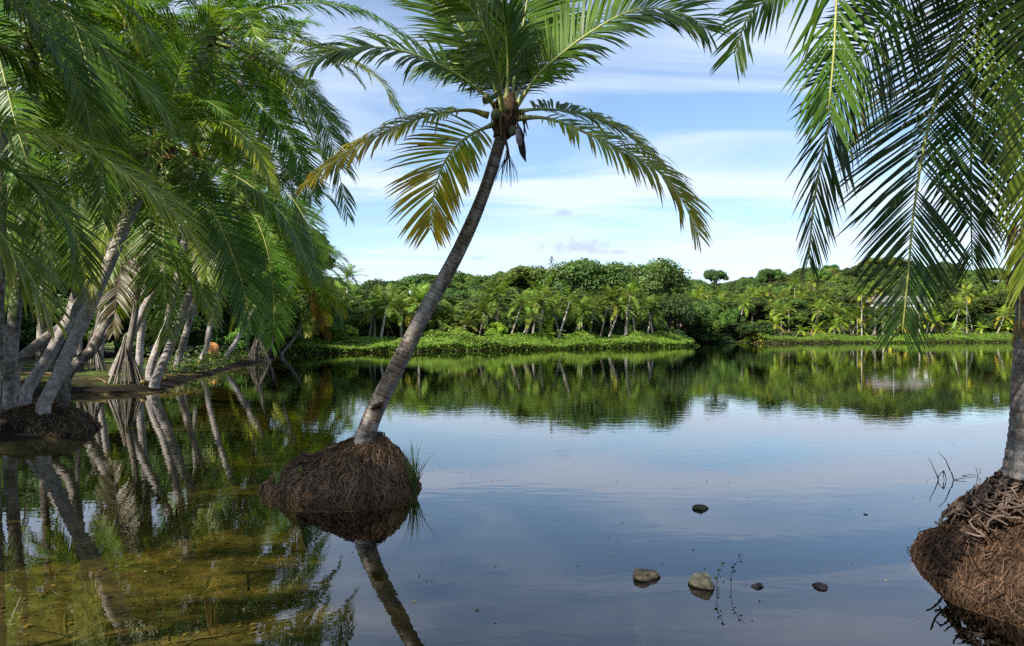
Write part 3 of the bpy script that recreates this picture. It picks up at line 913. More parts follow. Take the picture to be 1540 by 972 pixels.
def right_palm():
    pts = P3([(1556, 720, 6.3), (1560, 640, 6.3), (1562, 540, 6.32), (1566, 400, 6.35), (1580, 200, 6.4), (1612, -70, 6.4), (1650, -200, 6.4)])
    base = pts[0]
    root = ob('coconut_palm', None, None, base, label='coconut palm with dark drooping fronds on a fibrous root mound standing in the water', cat='palm tree')
    C = spline(pts, 360)
    V, Q, T, col = trunk_mesh(C, 0.20, 0.14, 18, (0.24, 0.20, 0.175), 0.06, 9, 0.2)
    ob('trunk', mesh('trunk', V - base, Q, col, M_TRUNK, True, T), root)
    top = C[-1]
    Tt = norm((C[-1] - C[-4])[None])[0]
    crown_heart(root, top, base, Tt, 0.17, 21)
    fr = [
        ([(1350, -230, 4.9), (1290, -130, 4.4), (1262, -30, 4.2), (1254, 80, 4.15), (1246, 170, 4.15)], (-0.10, -1, 0.25), 0.74, 0.0, 0.2, {}),
        ([(1330, -190, 5.0), (1235, -60, 4.8), (1165, -8, 4.75), (1128, 20, 4.7), (1104, 80, 4.7)], (0.1, -0.8, 0.7), 0.55, 0.0, 0.4, {}),
        ([(1560, -220, 6.0), (1430, -110, 5.7), (1345, 8, 5.5), (1300, 75, 5.4), (1262, 140, 5.35), (1240, 215, 5.3), (1225, 300, 5.3), (1216, 390, 5.3)], (0.6, -0.75, 0.25), 0.66, 0.0, 0.3, {}),
        ([(1590, -200, 6.1), (1520, -120, 5.9), (1459, 0, 5.75), (1428, 85, 5.7), (1394, 200, 5.65), (1374, 320, 5.6), (1366, 410, 5.6), (1357, 500, 5.6)], (0.50, 0.80, 0.2), 0.76, 0.0, 0.25, {}),
        ([(1600, -190, 5.7), (1575, -60, 5.2), (1562, 60, 5.05), (1560, 200, 5.0), (1556, 320, 5.0), (1545, 420, 5.0)], (-0.35, -0.9, 0.2), 0.66, 0.12, 0.8, {}),
        ([(1610, -190, 6.3), (1530, -140, 6.5), (1480, -20, 6.6), (1468, 120, 6.7), (1460, 260, 6.7), (1462, 400, 6.7)], (-0.55, -0.7, 0.2), 0.70, 0.1, 0.6, {}),
        ([(0, 0, 0), 'w', (4.0, 5.6, 6.35), (3.0, 4.7, 6.25), (2.2, 4.0, 5.75)], (0, 0, 1), 0.8, 0.0, 0.4, {}),
        ([(0, 0, 0), 'w', (3.9, 5.9, 6.3), (2.8, 5.2, 6.2), (1.9, 4.7, 5.7)], (0, 0, 1), 0.8, 0.0, 0.4, {}),
        ([(0, 0, 0), 'w', (4.3, 5.4, 6.4), (3.7, 4.2, 6.3), (3.1, 3.3, 5.7)], (0, 0, 1), 0.8, 0.0, 0.4, {}),
        ([(0, 0, 0), 'w', (4.5, 5.4, 6.0), (4.2, 4.3, 5.6), (4.0, 3.5, 4.9)], (0, 0, 1), 0.7, 0.0, 0.4, {}),
        ([(0, 0, 0), 'w', (4.1, 5.9, 6.6), (3.3, 5.3, 6.9), (2.4, 4.7, 6.7)], (0, 0, 1), 0.8, 0.0, 0.4, {}),
        ([(1640, -230, 6.0), (1560, -260, 5.2), (1440, -200, 4.4), (1330, -120, 3.9), (1290, -40, 3.7)], (0, -0.2, 1), 0.6, 0.0, 0.6, {}),
        ([(1640, -210, 6.4), (1700, -150, 6.0), (1740, 50, 5.8), (1750, 300, 5.7)], (0.4, -0.7, 0.5), 0.65, 0.1, 0.6, {}),
        ([(1640, -210, 6.5), (1640, -250, 7.3), (1620, -160, 8.2), (1600, -20, 8.7)], (0, 0.4, 1), 0.7, 0.1, 0.6, {}),
        ([(1640, -210, 6.5), (1760, -300, 6.6), (1900, -220, 6.8), (2000, -20, 7.0)], (0.3, 0, 1), 0.7, 0.0, 0.6, {}),
        ([(1640, -210, 6.4), (1700, -390, 6.0), (1780, -480, 5.2), (1880, -470, 4.4)], (0.3, 0, 1), 0.7, 0.0, 0.6, {}),
        ([(1620, -215, 6.5), (1560, -390, 6.8), (1460, -470, 7.3), (1340, -420, 7.8)], (-0.3, 0, 1), 0.7, 0.0, 0.6, {}),
        ([(1640, -215, 6.5), (1640, -420, 6.5), (1630, -600, 6.5), (1600, -720, 6.4)], (-1, -.2, 0.3), 0.6, 0.0, 0.3, {}),
    ]
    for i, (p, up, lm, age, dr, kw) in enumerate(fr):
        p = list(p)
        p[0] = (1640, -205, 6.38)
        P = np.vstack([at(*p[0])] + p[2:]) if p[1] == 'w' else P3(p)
        add_frond(root, base, spline(P, 44), up, n=None, gap=0.026, lmax=lm * 1.15, wid=0.025, droop=dr, seed=60 + i, age=age, pet=0.16, rr=0.026, color=((1.15, 1.1, 0.9) if i in (0, 1, 4) else (0.28, 0.36, 0.42)), **kw)  # shade and sun put into the tint: most fronds dark, three bright
    # a dead frond hanging along the trunk
    add_frond(root, base, spline(P3([(1640, -200, 6.35), (1595, -190, 6.1), (1560, -60, 6.0), (1545, 150, 6.0), (1536, 380, 6.0), (1532, 500, 6.0)]), 40), (-0.2, -1, 0.2), n=80, lmax=0.42, wid=0.03,
              droop=2.2, seed=77, age=0.0, base=np.array([0.11, 0.062, 0.03]), color=(1.1, 0.75, 0.9))
    rim = ellipse_rim(4.42, 6.35, 0.90, 1.05, 1.08, 1.0, 2.0, 0.03)
    mo = rim_mound(root, base, (4.42, 6.35), (4.33, 6.33), rim, 0.93, 8, 5200, pdir=lambda a: 1.2 + 0.25 * math.cos(a) - 0.12 * math.sin(a) + 0.08 * math.sin(5 * a), thick=0.0075, lit=(0.11, 0.05, 0.027), tan=0.2, col=(0.035, 0.02, 0.013), root=(0.040, 0.024, 0.0155))
    # thick knuckled aerial roots round the trunk foot
    rs = np.random.RandomState(31)
    bag = Bag()
    for i in range(330):
        a = rs.uniform(0, 6.28)
        r0 = rs.uniform(0.17, 0.55); r1_ = r0 + rs.uniform(0.0, 0.2)
        z0 = 0.97 * (1 - (r0 / 1.03) ** 1.12) + rs.uniform(0.0, 0.04)
        c = np.array([4.33, 6.33])
        P = []
        for q in np.linspace(0, 1, 6):
            rr = r0 + (r1_ - r0) * q
            aa = a + rs.normal(0, 0.13)
            P.append([c[0] + rr * math.cos(aa), c[1] + rr * math.sin(aa), z0 - (rr - r0) * 0.95 + rs.normal(0, 0.022)])
        V, Q, T = tube(spline(P, 9), rs.uniform(0.006, 0.012), 5)
        bag.add(V - base, Q, T, np.array([0.085, 0.062, 0.05]) * rs.uniform(0.45, 1.7))
    for (px, py) in ((1452, 790), (1432, 815), (1415, 835), (1422, 820), (1405, 845), (1470, 770), (1443, 800)):
        p = at(px + 25, py + 25, 6.15)
        P = [p, at(px + 8, py + 5, 6.1), at(px - 6, py - rs.uniform(0, 12), 6.1), at(px - 12 + rs.uniform(-6, 14), py - rs.uniform(-8, 22), 6.05)]
        V, Q, T = tube(spline(P, 10), np.linspace(0.012, 0.007, 10), 5)
        bag.add(V - base, Q, T, (0.045, 0.035, 0.03))
    r_ = ob('root_knuckles', bag.mesh('root_knuckles', M_ROOT, True), mo)
    r_['kind'] = 'stuff'
    return root


right_palm()

# ------------------------------------------------------------------ palms of the shaded bank
GB = 'coconut palms on the shaded bank'
PALE = (0.31, 0.275, 0.27)
GREY = (0.16, 0.135, 0.12)
DARK = (0.09, 0.075, 0.062)


def bank_palm(label, tr, r0, r1, seed, n=17, flen=1.0, tint=(1, 1, 1), nuts=0, tcol=GREY, classes=None, extra=None, flare=0.22, ground=True):
    r0 *= 0.8
    pts = P3(tr)
    if ground:
        g = gz(pts[0][0], pts[0][1]) - 0.12
        if pts[0][2] > g:
            pts = np.vstack([[pts[0][0] - (pts[1][0] - pts[0][0]) * 0.1, pts[0][1], g], pts])
    kw = dict(classes=classes) if classes else {}
    root, base, C = make_palm(label, pts, r0, r1, GB, generic_fronds(n, seed, **kw), seed, tint, flen, nuts, tcol, flare=flare)
    if extra:
        for i, (p, up, lm, age, dr, col) in enumerate(extra):
            add_frond(root, base, spline(P3(p), 36), up, n=None, gap=0.036, lmax=lm * 1.1, wid=0.041, droop=dr, seed=seed * 10 + i, age=age, rr=0.028, color=col)
    return root


FULL = (0, 1, 1, 2, 2, 3, 3, 4, 4, 5, 5, 6)
DROOP = (0, 1, 2, 2, 3, 3, 4, 4, 5, 5, 6, 6, 7)
# A: pale leaning trunk with green coconuts
A = bank_palm('pale pink-white leaning palm trunk on a dark root mound, crown bearing green coconuts',
          [(66, 612, 15.2), (80, 580, 15.2), (141, 448, 15.4), (190, 335, 15.6), (236, 232, 15.8)], 0.160, 0.12, 31, 11, 0.72, (1, 1, 1), 0, PALE,
          (0, 1, 2, 2, 3, 3, 4), [
              ([(238, 232, 15.8), (245, 260, 15.2), (246, 330, 14.6), (246, 400, 14.4), (252, 505, 14.4)], (-0.35, -0.9, 0.25), 1.05, 0.10, 0.35, (1, 1.02, 1.05)),
              ([(230, 235, 15.8), (190, 290, 15.2), (160, 345, 14.8), (145, 400, 14.7), (136, 455, 14.7)], (-0.5, -0.8, 0.35), 0.85, 0.25, 0.5, (1.1, 1.05, 1)),
              ([(240, 228, 15.8), (275, 190, 15.4), (335, 185, 15.0), (385, 225, 14.8), (415, 292, 14.7)], (0.1, -0.4, 1), 0.55, 0.15, 0.9, (1.5, 1.5, 1)),
              ([(242, 235, 15.8), (300, 240, 15.3), (370, 275, 15.0), (430, 330, 14.9), (470, 410, 14.9)], (0.2, -0.25, 1), 0.85, 0.0, 0.9, (0.85, 0.95, 1)),
              ([(240, 238, 15.8), (290, 280, 15.4), (335, 350, 15.1), (365, 430, 15.0), (378, 500, 15.0)], (0.6, -0.7, 0.4), 0.9, 0.0, 0.5, (0.8, 0.95, 1)),
              ([(232, 230, 15.8), (180, 205, 15.5), (120, 205, 15.2), (60, 240, 15.0), (20, 300, 15.0)], (-0.1, -0.2, 1), 0.85, 0.0, 0.8, (0.85, 0.95, 1)),
              ([(236, 228, 15.8), (225, 150, 15.4), (210, 80, 15.0), (190, 40, 14.6), (160, 20, 14.2)], (-0.3, -0.6, 0.7), 0.9, 0.0, 0.5, (1.3, 1.3, 1)),
          ])
rsn = np.random.RandomState(8)
aloc = np.array(at(236, 232, 15.8)) - np.array(A.location)
for (px, py) in ((257, 252), (265, 262), (275, 256), (262, 270), (272, 268), (284, 262), (255, 264), (203, 225), (210, 232), (279, 272), (268, 247)):
    ob('coconut', nut_mesh(), A, at(px, py, 15.25 + rsn.uniform(-.12, .12)) - np.array(A.location), (rsn.uniform(-.5, .5), rsn.uniform(-.5, .5), 0), (rsn.uniform(0.85, 1.1),) * 3, color=(1.1, 1.05, 0.9))
for (p0, p1, p2) in (((240, 238), (256, 238), (266, 250)), ((240, 236), (268, 236), (284, 262)), ((234, 236), (215, 222), (206, 228))):
    V, Q, T = tube(spline(P3([(*p0, 15.6), (*p1, 15.3), (*p2, 15.2)]), 8), np.linspace(0.025, 0.012, 8), 6)
    ob('fruit_stalk', mesh('fruit_stalk', V - np.array(A.location), Q, np.tile((0.22, 0.15, 0.05), (len(V), 1)), M_RACHIS, True, T), A)
mrim = ellipse_rim(at(50, 612, 15.3)[0], 15.5, 1.4, 1.05, 0.95, 1.3, 4.0, 0.05)
rim_mound(A, np.array(A.location), (at(50, 612, 15.3)[0], 15.5), (at(55, 612, 15.3)[0], 15.6), mrim, 0.52, 14, 800, power=2.2, thick=0.012, col=(0.035, 0.027, 0.018), lit=(0.05, 0.045, 0.02))

bank_palm('palm with a ringed grey-white leaning trunk just behind the pale mound palm',
          [(40, 590, 17.6), (68, 545, 17.7), (104, 482, 17.9), (165, 380, 18.2), (240, 220, 18.7), (318, 55, 19.2)], 0.165, 0.12, 32, 17, 1.0, (0.95, 1.05, 1.05), 6, PALE, FULL,
          [([(320, 55, 19.2), (390, 15, 18.9), (470, 4, 18.6), (550, 18, 18.4), (606, 52, 18.3)], (0, -0.2, 1), 0.85, 0.0, 0.95, (0.8, 0.95, 1)),
           ([(322, 58, 19.2), (400, 55, 18.6), (480, 72, 18.2), (560, 112, 18.0), (609, 178, 17.9)], (0, -0.2, 1), 0.75, 0.15, 0.8, (1.3, 1.25, 0.9)),
           ([(322, 62, 19.2), (385, 85, 18.7), (450, 130, 18.4), (495, 200, 18.3), (523, 325, 18.3)], (0.3, -0.35, 0.9), 0.95, 0.0, 0.8, (0.8, 0.92, 1)),
           ([(320, 66, 19.2), (350, 120, 18.5), (392, 160, 18.2), (440, 220, 18.1), (470, 300, 18.1)], (0.3, -0.6, 0.6), 1.0, 0.0, 0.6, (0.8, 0.95, 1)),
           ([(315, 60, 19.2), (300, 90, 18.3), (285, 130, 17.8), (300, 200, 17.5)], (0, -0.9, 0.5), 0.9, 0.0, 0.5, (1.2, 1.15, 1)),
           ])
bank_palm('palm with a dim grey trunk bending upright behind the ringed palm',
          [(25, 550, 23.5), (60, 516, 23.6), (98, 487, 23.8), (112, 450, 24), (120, 400, 24), (135, 250, 24.3), (150, 110, 24.6)], 0.21, 0.14, 33, 18, 1.1, (0.85, 1, 1), 5, GREY, FULL)
bank_palm('palm with a straight grey trunk beside the pale mound palm',
          [(14, 592, 16.8), (18, 520, 16.8), (24, 452, 16.9), (32, 384, 17), (40, 220, 17.2), (52, 60, 17.4)], 0.17, 0.13, 34, 17, 1.0, (0.9, 1, 1), 4, GREY, FULL,
          [([(52, 60, 17.4), (75, 130, 16.8), (100, 230, 16.4), (112, 330, 16.2), (108, 430, 16.2)], (0.2, -0.9, 0.3), 1.1, 0.05, 0.4, (0.9, 1, 1)),
           ([(52, 60, 17.4), (30, 150, 16.8), (14, 260, 16.5), (6, 380, 16.4), (10, 470, 16.4)], (-0.2, -0.9, 0.3), 1.1, 0.1, 0.4, (0.85, 1, 1)),
           ([(52, 60, 17.4), (120, 60, 16.9), (170, 130, 16.5), (196, 230, 16.4), (200, 340, 16.4)], (0.3, -0.7, 0.5), 1.1, 0.0, 0.6, (0.9, 1, 1))])
bank_palm('slim upright grey palm trunk at the water corner outside the grove',
          [(-14, 640, 14.4), (-10, 560, 14.4), (-2, 350, 14.5), (0, 100, 14.6), (-20, -80, 14.6)], 0.17, 0.12, 35, 15, 0.95, (0.95, 1, 0.95), 0, GREY, FULL,
          [([(-20, -80, 14.6), (-5, 60, 13.6), (25, 190, 13.0), (62, 320, 12.8), (70, 460, 12.8)], (-0.3, -0.9, 0.3), 0.95, 0.1, 0.5, (0.9, 1, 1)),
           ([(-20, -80, 14.6), (60, -60, 13.9), (120, 60, 13.4), (150, 200, 13.2), (155, 330, 13.2)], (0.4, -0.7, 0.4), 0.95, 0.0, 0.7, (0.95, 1.05, 1))])
bank_palm('palm with a mauve-white leaning trunk rising from the dark overhanging mud',
          [(234, 572, 26.8), (252, 530, 26.8), (282, 452, 27), (318, 370, 27.3), (352, 285, 27.6)], 0.20, 0.14, 36, 18, 1.1, (0.9, 1, 1), 5, PALE, DROOP,
          [([(356, 285, 27.6), (400, 275, 27), (440, 300, 26.6), (465, 350, 26.4), (478, 425, 26.4)], (0.2, -0.4, 1), 1.1, 0.0, 0.7, (0.85, 0.95, 1)),
           ([(354, 290, 27.6), (385, 330, 26.8), (405, 390, 26.4), (412, 470, 26.3), (408, 520, 26.3)], (0.4, -0.85, 0.3), 1.2, 0.0, 0.35, (1, 1.05, 1.05)),
           ([(350, 290, 27.6), (330, 330, 26.9), (322, 400, 26.5), (322, 480, 26.4)], (-0.3, -0.9, 0.3), 1.1, 0.1, 0.35, (0.9, 1.0, 1.05))])
bank_palm('short mauve trunked palm standing close behind the leaning palm on the mud',
          [(226, 556, 29), (236, 525, 29), (248, 495, 29.2), (275, 380, 29.6), (292, 235, 30)], 0.19, 0.14, 37, 18, 1.15, (0.85, 1, 0.95), 4, PALE, FULL)
bank_palm('palm curving up from the bank beside the orange boulder',
          [(296, 547, 45), (304, 538, 45), (311, 520, 45), (315, 495, 45), (335, 420, 46), (365, 335, 47)], 0.19, 0.15, 38, 17, 1.25, (1.0, 1.05, 0.9), 0, PALE, DROOP)
bank_palm('palm with thin leaning trunk and light green fronds past the orange boulder',
          [(335, 546, 49), (344, 530, 49), (356, 512, 49.5), (385, 460, 50), (415, 405, 51)], 0.19, 0.15, 39, 18, 1.3, (1.5, 1.45, 0.95), 0, PALE, FULL)
bank_palm('palm with brown leaning trunk low behind the pandanus roots',
          [(98, 570, 24), (120, 542, 24), (142, 520, 24.2), (175, 440, 24.8), (200, 330, 25.2)], 0.24, 0.15, 40, 16, 1.05, (0.8, 0.95, 0.95), 0, DARK, DROOP)
extra_palms = [
    # label, base px/py/d, crown px/py/d, seed, tint, scale
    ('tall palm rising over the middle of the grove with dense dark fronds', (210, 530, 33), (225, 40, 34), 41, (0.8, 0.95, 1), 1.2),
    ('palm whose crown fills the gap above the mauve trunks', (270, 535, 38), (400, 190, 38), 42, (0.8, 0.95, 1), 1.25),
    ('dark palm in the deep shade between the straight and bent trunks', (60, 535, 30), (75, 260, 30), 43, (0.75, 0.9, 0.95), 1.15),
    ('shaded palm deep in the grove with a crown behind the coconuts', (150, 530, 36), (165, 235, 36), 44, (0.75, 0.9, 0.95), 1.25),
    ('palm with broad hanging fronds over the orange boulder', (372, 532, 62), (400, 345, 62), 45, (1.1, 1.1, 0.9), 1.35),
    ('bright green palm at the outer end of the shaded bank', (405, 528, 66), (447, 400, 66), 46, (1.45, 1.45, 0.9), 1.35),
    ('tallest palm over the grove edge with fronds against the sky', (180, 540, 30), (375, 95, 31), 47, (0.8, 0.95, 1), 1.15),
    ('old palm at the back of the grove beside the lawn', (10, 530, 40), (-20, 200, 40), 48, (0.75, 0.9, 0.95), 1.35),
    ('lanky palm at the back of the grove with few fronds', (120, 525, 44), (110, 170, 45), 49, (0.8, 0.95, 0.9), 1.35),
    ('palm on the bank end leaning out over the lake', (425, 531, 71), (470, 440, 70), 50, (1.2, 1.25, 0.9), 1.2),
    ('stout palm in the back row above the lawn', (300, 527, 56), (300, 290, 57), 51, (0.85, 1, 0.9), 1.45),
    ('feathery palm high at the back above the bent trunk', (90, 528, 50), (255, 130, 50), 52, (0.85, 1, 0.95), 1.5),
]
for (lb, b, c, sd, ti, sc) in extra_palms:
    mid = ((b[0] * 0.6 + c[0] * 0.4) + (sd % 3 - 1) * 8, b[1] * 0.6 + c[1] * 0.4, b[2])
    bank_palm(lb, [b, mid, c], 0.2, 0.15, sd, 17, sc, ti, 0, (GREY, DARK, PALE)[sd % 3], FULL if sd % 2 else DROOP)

# palms on the near bank beside the photographer: their fronds reach into the view and their trunks shade the shallows
GN = 'coconut palms on the near bank'


def near_palm(label, x, y, h, lean, seed, n=14, extra=None, tint=(1, 1, 1), flen=1.0):
    z0 = gz(x, y) - 0.1
    pts = np.array([(x, y, z0), (x + lean[0] * 0.25, y + lean[1] * 0.25, z0 + h * 0.33), (x + lean[0] * 0.6, y + lean[1] * 0.6, z0 + h * 0.68), (x + lean[0], y + lean[1], z0 + h)])
    root, base, C = make_palm(label, pts, 0.19, 0.135, GN, generic_fronds(n, seed), seed, tint, flen, 0, GREY)
    if extra:
        for i, (p, up, lm, age, dr, col) in enumerate(extra):
            q = np.vstack([C[-1:], P3(p)])
            add_frond(root, base, spline(q, 44), up, n=None, gap=0.036, lmax=lm * 1.12, wid=0.040, droop=dr, seed=seed * 10 + i, age=age, rr=0.03, color=col)
    return root


near_palm('near bank palm with a long yellow-edged frond arching across the grove', -9.2, 6.2, 4.6, (0.9, 1.2), 71, 9, [
    ([(-60, 168, 8.4), (0, 190, 8.5), (100, 213, 8.7), (195, 262, 8.9), (265, 322, 9.0), (303, 372, 9.1)], (0, -0.25, 1), 1.0, 0.2, 0.8, (1.45, 1.5, 1.0)),  # leaflet tint brightened to make up for the shade it hangs in
    ([(-60, 230, 9.2), (0, 250, 9.5), (60, 285, 9.7), (110, 345, 9.9), (130, 420, 10.0)], (0.1, -0.4, 1), 0.85, 0.1, 0.8, (0.85, 1.0, 0.95)),
])
near_palm('near bank palm with dark fronds reaching over the grove top', -9.6, 8.6, 7.0, (1.0, 1.0), 72, 12, [
    ([(-30, -70, 10.2), (70, 5, 10.3), (137, 56, 10.4), (195, 112, 10.5), (240, 155, 10.6), (264, 200, 10.7)], (0, -0.3, 1), 0.9, 0.06, 0.9, (1.05, 1.15, 1.0)),
    ([(-60, -40, 10.6), (20, 0, 10.8), (80, 60, 11), (120, 130, 11.1), (140, 210, 11.1)], (0.1, -0.4, 1), 0.8, 0.1, 0.9, (0.85, 1.0, 0.9)),
], (0.9, 1, 1))
near_palm('near bank palm out of view whose trunk shades the shallows', -7.0, 1.7, 8.6, (0.9, 0.0), 73, 15)
near_palm('near bank palm out of view leaning over the shallows', -6.6, 0.4, 9.2, (0.6, 0.3), 74, 15)
near_palm('tall near bank palm out of view behind the shallows', -10.2, -0.3, 11.0, (1.2, 1.0), 75, 18, flen=1.1)
near_palm('second tall near bank palm out of view, leaning to the lake', -8.6, -1.8, 12.0, (1.2, 1.4), 77, 18, flen=1.1)
near_palm('near bank palm out of view standing back from the water', -12.5, 4.0, 9.0, (0.8, 0.6), 76, 16, flen=1.1)

# ------------------------------------------------------------------ pandanus with stilt roots
GP = 'stilt rooted pandanus on the bank'


def strap_rosette(bag, c, rs, n=26, ln=0.8, w=0.05, col=(0.05, 0.10, 0.02), seg=4):
    for i in range(n):
        a = i * 2.4 + rs.uniform(-.3, .3)
        e = rs.uniform(0.0, 1.2)
        d = np.array([math.cos(a) * math.cos(e), math.sin(a) * math.cos(e), math.sin(e)])
        s = np.array([-math.sin(a), math.cos(a), 0])
        t = np.linspace(0, 1, seg + 1)[:, None]
        l = ln * rs.uniform(0.7, 1.15)
        P = c + d * t * l + np.array([0, 0, -0.75]) * l * t ** 2.2
        h = s * (w * np.interp(t[:, 0], [0, .3, 1], [1, .9, .1]))[:, None]
        V = np.stack([P - h, P + h], 1).reshape(-1, 3)
        Q = [(2 * k, 2 * k + 1, 2 * k + 3, 2 * k + 2) for k in range(seg)]
        bag.add(V, Q, None, np.asarray(col) * rs.uniform(0.6, 1.5))


def pandanus(label, base, h, seed, spread=0.7, nroot=26, crown=True, tint=(1, 1, 1)):
    rs = np.random.RandomState(seed)
    base = np.array(base, float)
    root = ob('pandanus_tree', None, None, base, label=label, cat='pandanus', group=GP)
    rh = h * 0.34
    C = spline([(0, 0, rh * 0.7), (0.05 * h, 0, rh * 1.4), (0.09 * h, 0.05, h * 0.75), (0.12 * h, 0, h)], 30)
    V, Q, T = tube(C, np.linspace(0.13, 0.09, 30), 9)
    ob('trunk', mesh('trunk', V, Q, np.tile((0.17, 0.15, 0.13), (len(V), 1)), M_BARK, True, T), root)
    for i in range(nroot):
        a = rs.uniform(0, 6.28); r = spread * rs.uniform(0.5, 1.1)
        p = spline([(0.04 * math.cos(a), 0.04 * math.sin(a), rh * rs.uniform(0.85, 1.4)), (r * .45 * math.cos(a), r * .45 * math.sin(a), rh * .55), (r * math.cos(a), r * math.sin(a), -0.35)], 9)
        V, Q, T = tube(p, rs.uniform(0.02, 0.035), 5)
        ob('stilt_root', mesh('stilt_root', V, Q, np.tile(np.array([0.19, 0.165, 0.14]) * rs.uniform(.6, 1.3), (len(V), 1)), M_BARK, True, T), root)
    bag = Bag()
    tips = [C[-1]]
    for i in range(4):
        a = i * 1.6 + rs.rand()
        e = C[-1] + np.array([math.cos(a) * h * .22, math.sin(a) * h * .22, h * rs.uniform(.02, .18)])
        V, Q, T = tube(spline([C[22], (C[22] + e) / 2 + [0, 0, -.05 * h], e], 8), 0.06, 6)
        ob('branch', mesh('branch', V, Q, np.tile((0.16, 0.14, 0.12), (len(V), 1)), M_BARK, True, T), root)
        tips.append(e)
    for tp in tips:
        strap_rosette(bag, tp, rs, 34, 1.15 * h / 4)
    o = ob('crown', bag.mesh('crown', M_FROND), root)
    o.color = (*tint, 1)
    return root


b = at(190, 562, 27.0); pandanus('dark pandanus on a skirt of stilt roots beside the mauve leaning palm', (b[0], b[1], gz(b[0], b[1])), 3.6, 5, 0.75, 30)
b = at(388, 544, 54.5); pandanus('pandanus with a splayed fan of pale stilt roots at the outer end of the bank', (b[0], b[1], 0.1), 4.4, 6, 1.1, 30)
b = at(275, 550, 43); pandanus('small pandanus with a bunch of thin stilt roots beside the curved palm', (b[0], b[1], 0.15), 3.4, 7, 0.8, 24)
b = at(140, 548, 33); pandanus('pandanus in deep shade with dry pale roots behind the brown palm', (b[0], b[1], gz(b[0], b[1])), 3.8, 9, 0.7, 24)

# ------------------------------------------------------------------ broadleaf trees
def leaf_cards(P, Nrm, size, rs, col):
    """rhombic leaf sprays, one quad each"""
    n = len(P)
    r = norm(rs.normal(size=(n, 3)))
    a = norm(np.cross(Nrm, r))
    b = np.cross(Nrm, a)
    s = size * rs.uniform(0.6, 1.4, n)
    a = a * s[:, None]; b = b * (s * rs.uniform(0.45, 0.8, n))[:, None]
    V = np.stack([P - a, P - b + Nrm * (0.12 * s)[:, None], P + a, P + b + Nrm * (0.12 * s)[:, None]], 1).reshape(-1, 3)
    Q = np.arange(4 * n).reshape(-1, 4)
    return V, Q, np.repeat(col, 4, 0)


def broadleaf(seed, R_=5.0, H=11.0, flat=0.62, lobes=22, per=520, leaf=0.23, base=(0.085, 0.135, 0.026), umb=False):
    """returns (trunk mesh, crown mesh) around origin; crown top at H"""
    rs = np.random.RandomState(seed)
    cz = H - R_ * flat * 1.25
    bag = Bag()
    cen = []
    for i in range(lobes):
        a = i * 2.399 + rs.uniform(-.3, .3)
        v = (i + 0.5) / lobes
        rr = R_ * (0.25 + 0.62 * math.sqrt(v)) * rs.uniform(0.75, 1.1)
        zz = cz + R_ * flat * (1 - (rr / R_) ** 2) * rs.uniform(0.55, 1.1) + (rs.uniform(-1.2, 0.2) if v > 0.6 else 0)
        cen.append((rr * math.cos(a) * rs.uniform(.85, 1.1), rr * math.sin(a), zz))
    cen = np.array(cen)
    cen[:, 2] += H - 0.7 - (cen[:, 2].max() + R_ * 0.2)
    for i, c in enumerate(cen):
        lr = R_ * rs.uniform(0.20, 0.36)
        n = int(per * rs.uniform(0.7, 1.3))
        d = norm(rs.normal(size=(n, 3)) + np.array([0, 0, 0.35]))
        rad = lr * rs.uniform(0.55, 1.06, n) * (0.85 + 0.3 * noise2(d[:, 0] * 2.5 + i, d[:, 1] * 2.5 + d[:, 2] * 1.7))
        P = c + d * rad[:, None] * np.array([1.15, 1.15, 0.62 if umb else 0.78])
        nn = norm(d + rs.normal(0, 0.55, (n, 3)) + np.array([0, 0, 0.4]))
        colr = np.asarray(base) * rs.uniform(0.7, 1.35, (1, 1)) * rs.uniform(0.75, 1.3, (n, 1))
        colr = colr * (1 + rs.uniform(-0.12, 0.2) * np.array([1.2, 0.4, 0]))
        V, Q, cc = leaf_cards(P, nn, leaf, rs, colr)
        bag.add(V, Q, None, cc)
    crown = bag.mesh('crown', M_FAR)
    tb = Bag()
    t0 = np.array([rs.uniform(-.3, .3), rs.uniform(-.3, .3), cz - R_ * 0.25])
    V, Q, T = tube(spline([(0, 0, -0.6), (0.1, 0.05, t0[2] * 0.5), t0], 12), np.linspace(0.38, 0.24, 12), 8)
    tb.add(V, Q, T, (0.13, 0.11, 0.09))
    for c in cen[::2]:
        V, Q, T = tube(spline([t0 - [0, 0, 0.3], (t0 + c) / 2 + [0, 0, 0.3], c], 8), np.linspace(0.17, 0.05, 8), 5)
        tb.add(V, Q, T, (0.13, 0.11, 0.09))
    return tb.mesh('trunk', M_BARK, True), crown


BL = [broadleaf(1, 5.2, 11.5), broadleaf(2, 4.6, 12.5, 0.8, 24, 500, 0.21, (0.065, 0.115, 0.024)), broadleaf(3, 5.8, 10.5, 0.5, 26, 460, 0.24, (0.105, 0.155, 0.028), True),
      broadleaf(4, 4.0, 10.0, 0.8, 18, 520, 0.2, (0.10, 0.165, 0.028)), broadleaf(5, 6.2, 13.0, 0.62, 32, 480, 0.23, (0.07, 0.115, 0.028)), broadleaf(6, 4.8, 11, 0.6, 20, 480, 0.23, (0.13, 0.165, 0.036), True)]
GT = 'broadleaf trees on the far hill'


def near_what(px):
    for lim, t in ((500, 'by the end of the shaded bank'), (560, 'around the single tall palm'), (650, 'before the low end of the ridge'), (715, 'before the lime bush'), (785, 'behind the lime bush'), (850, 'behind the short young palm'),
                   (935, 'below the highest domed tree'), (1015, 'by the point of green shore'), (1115, 'around the inlet'), (1190, 'just past the inlet'), (1265, 'short of the white house'), (1330, 'beside the white house'), (1440, 'by the white house front'), (9999, 'well past the white house')):
        if px < lim: return t


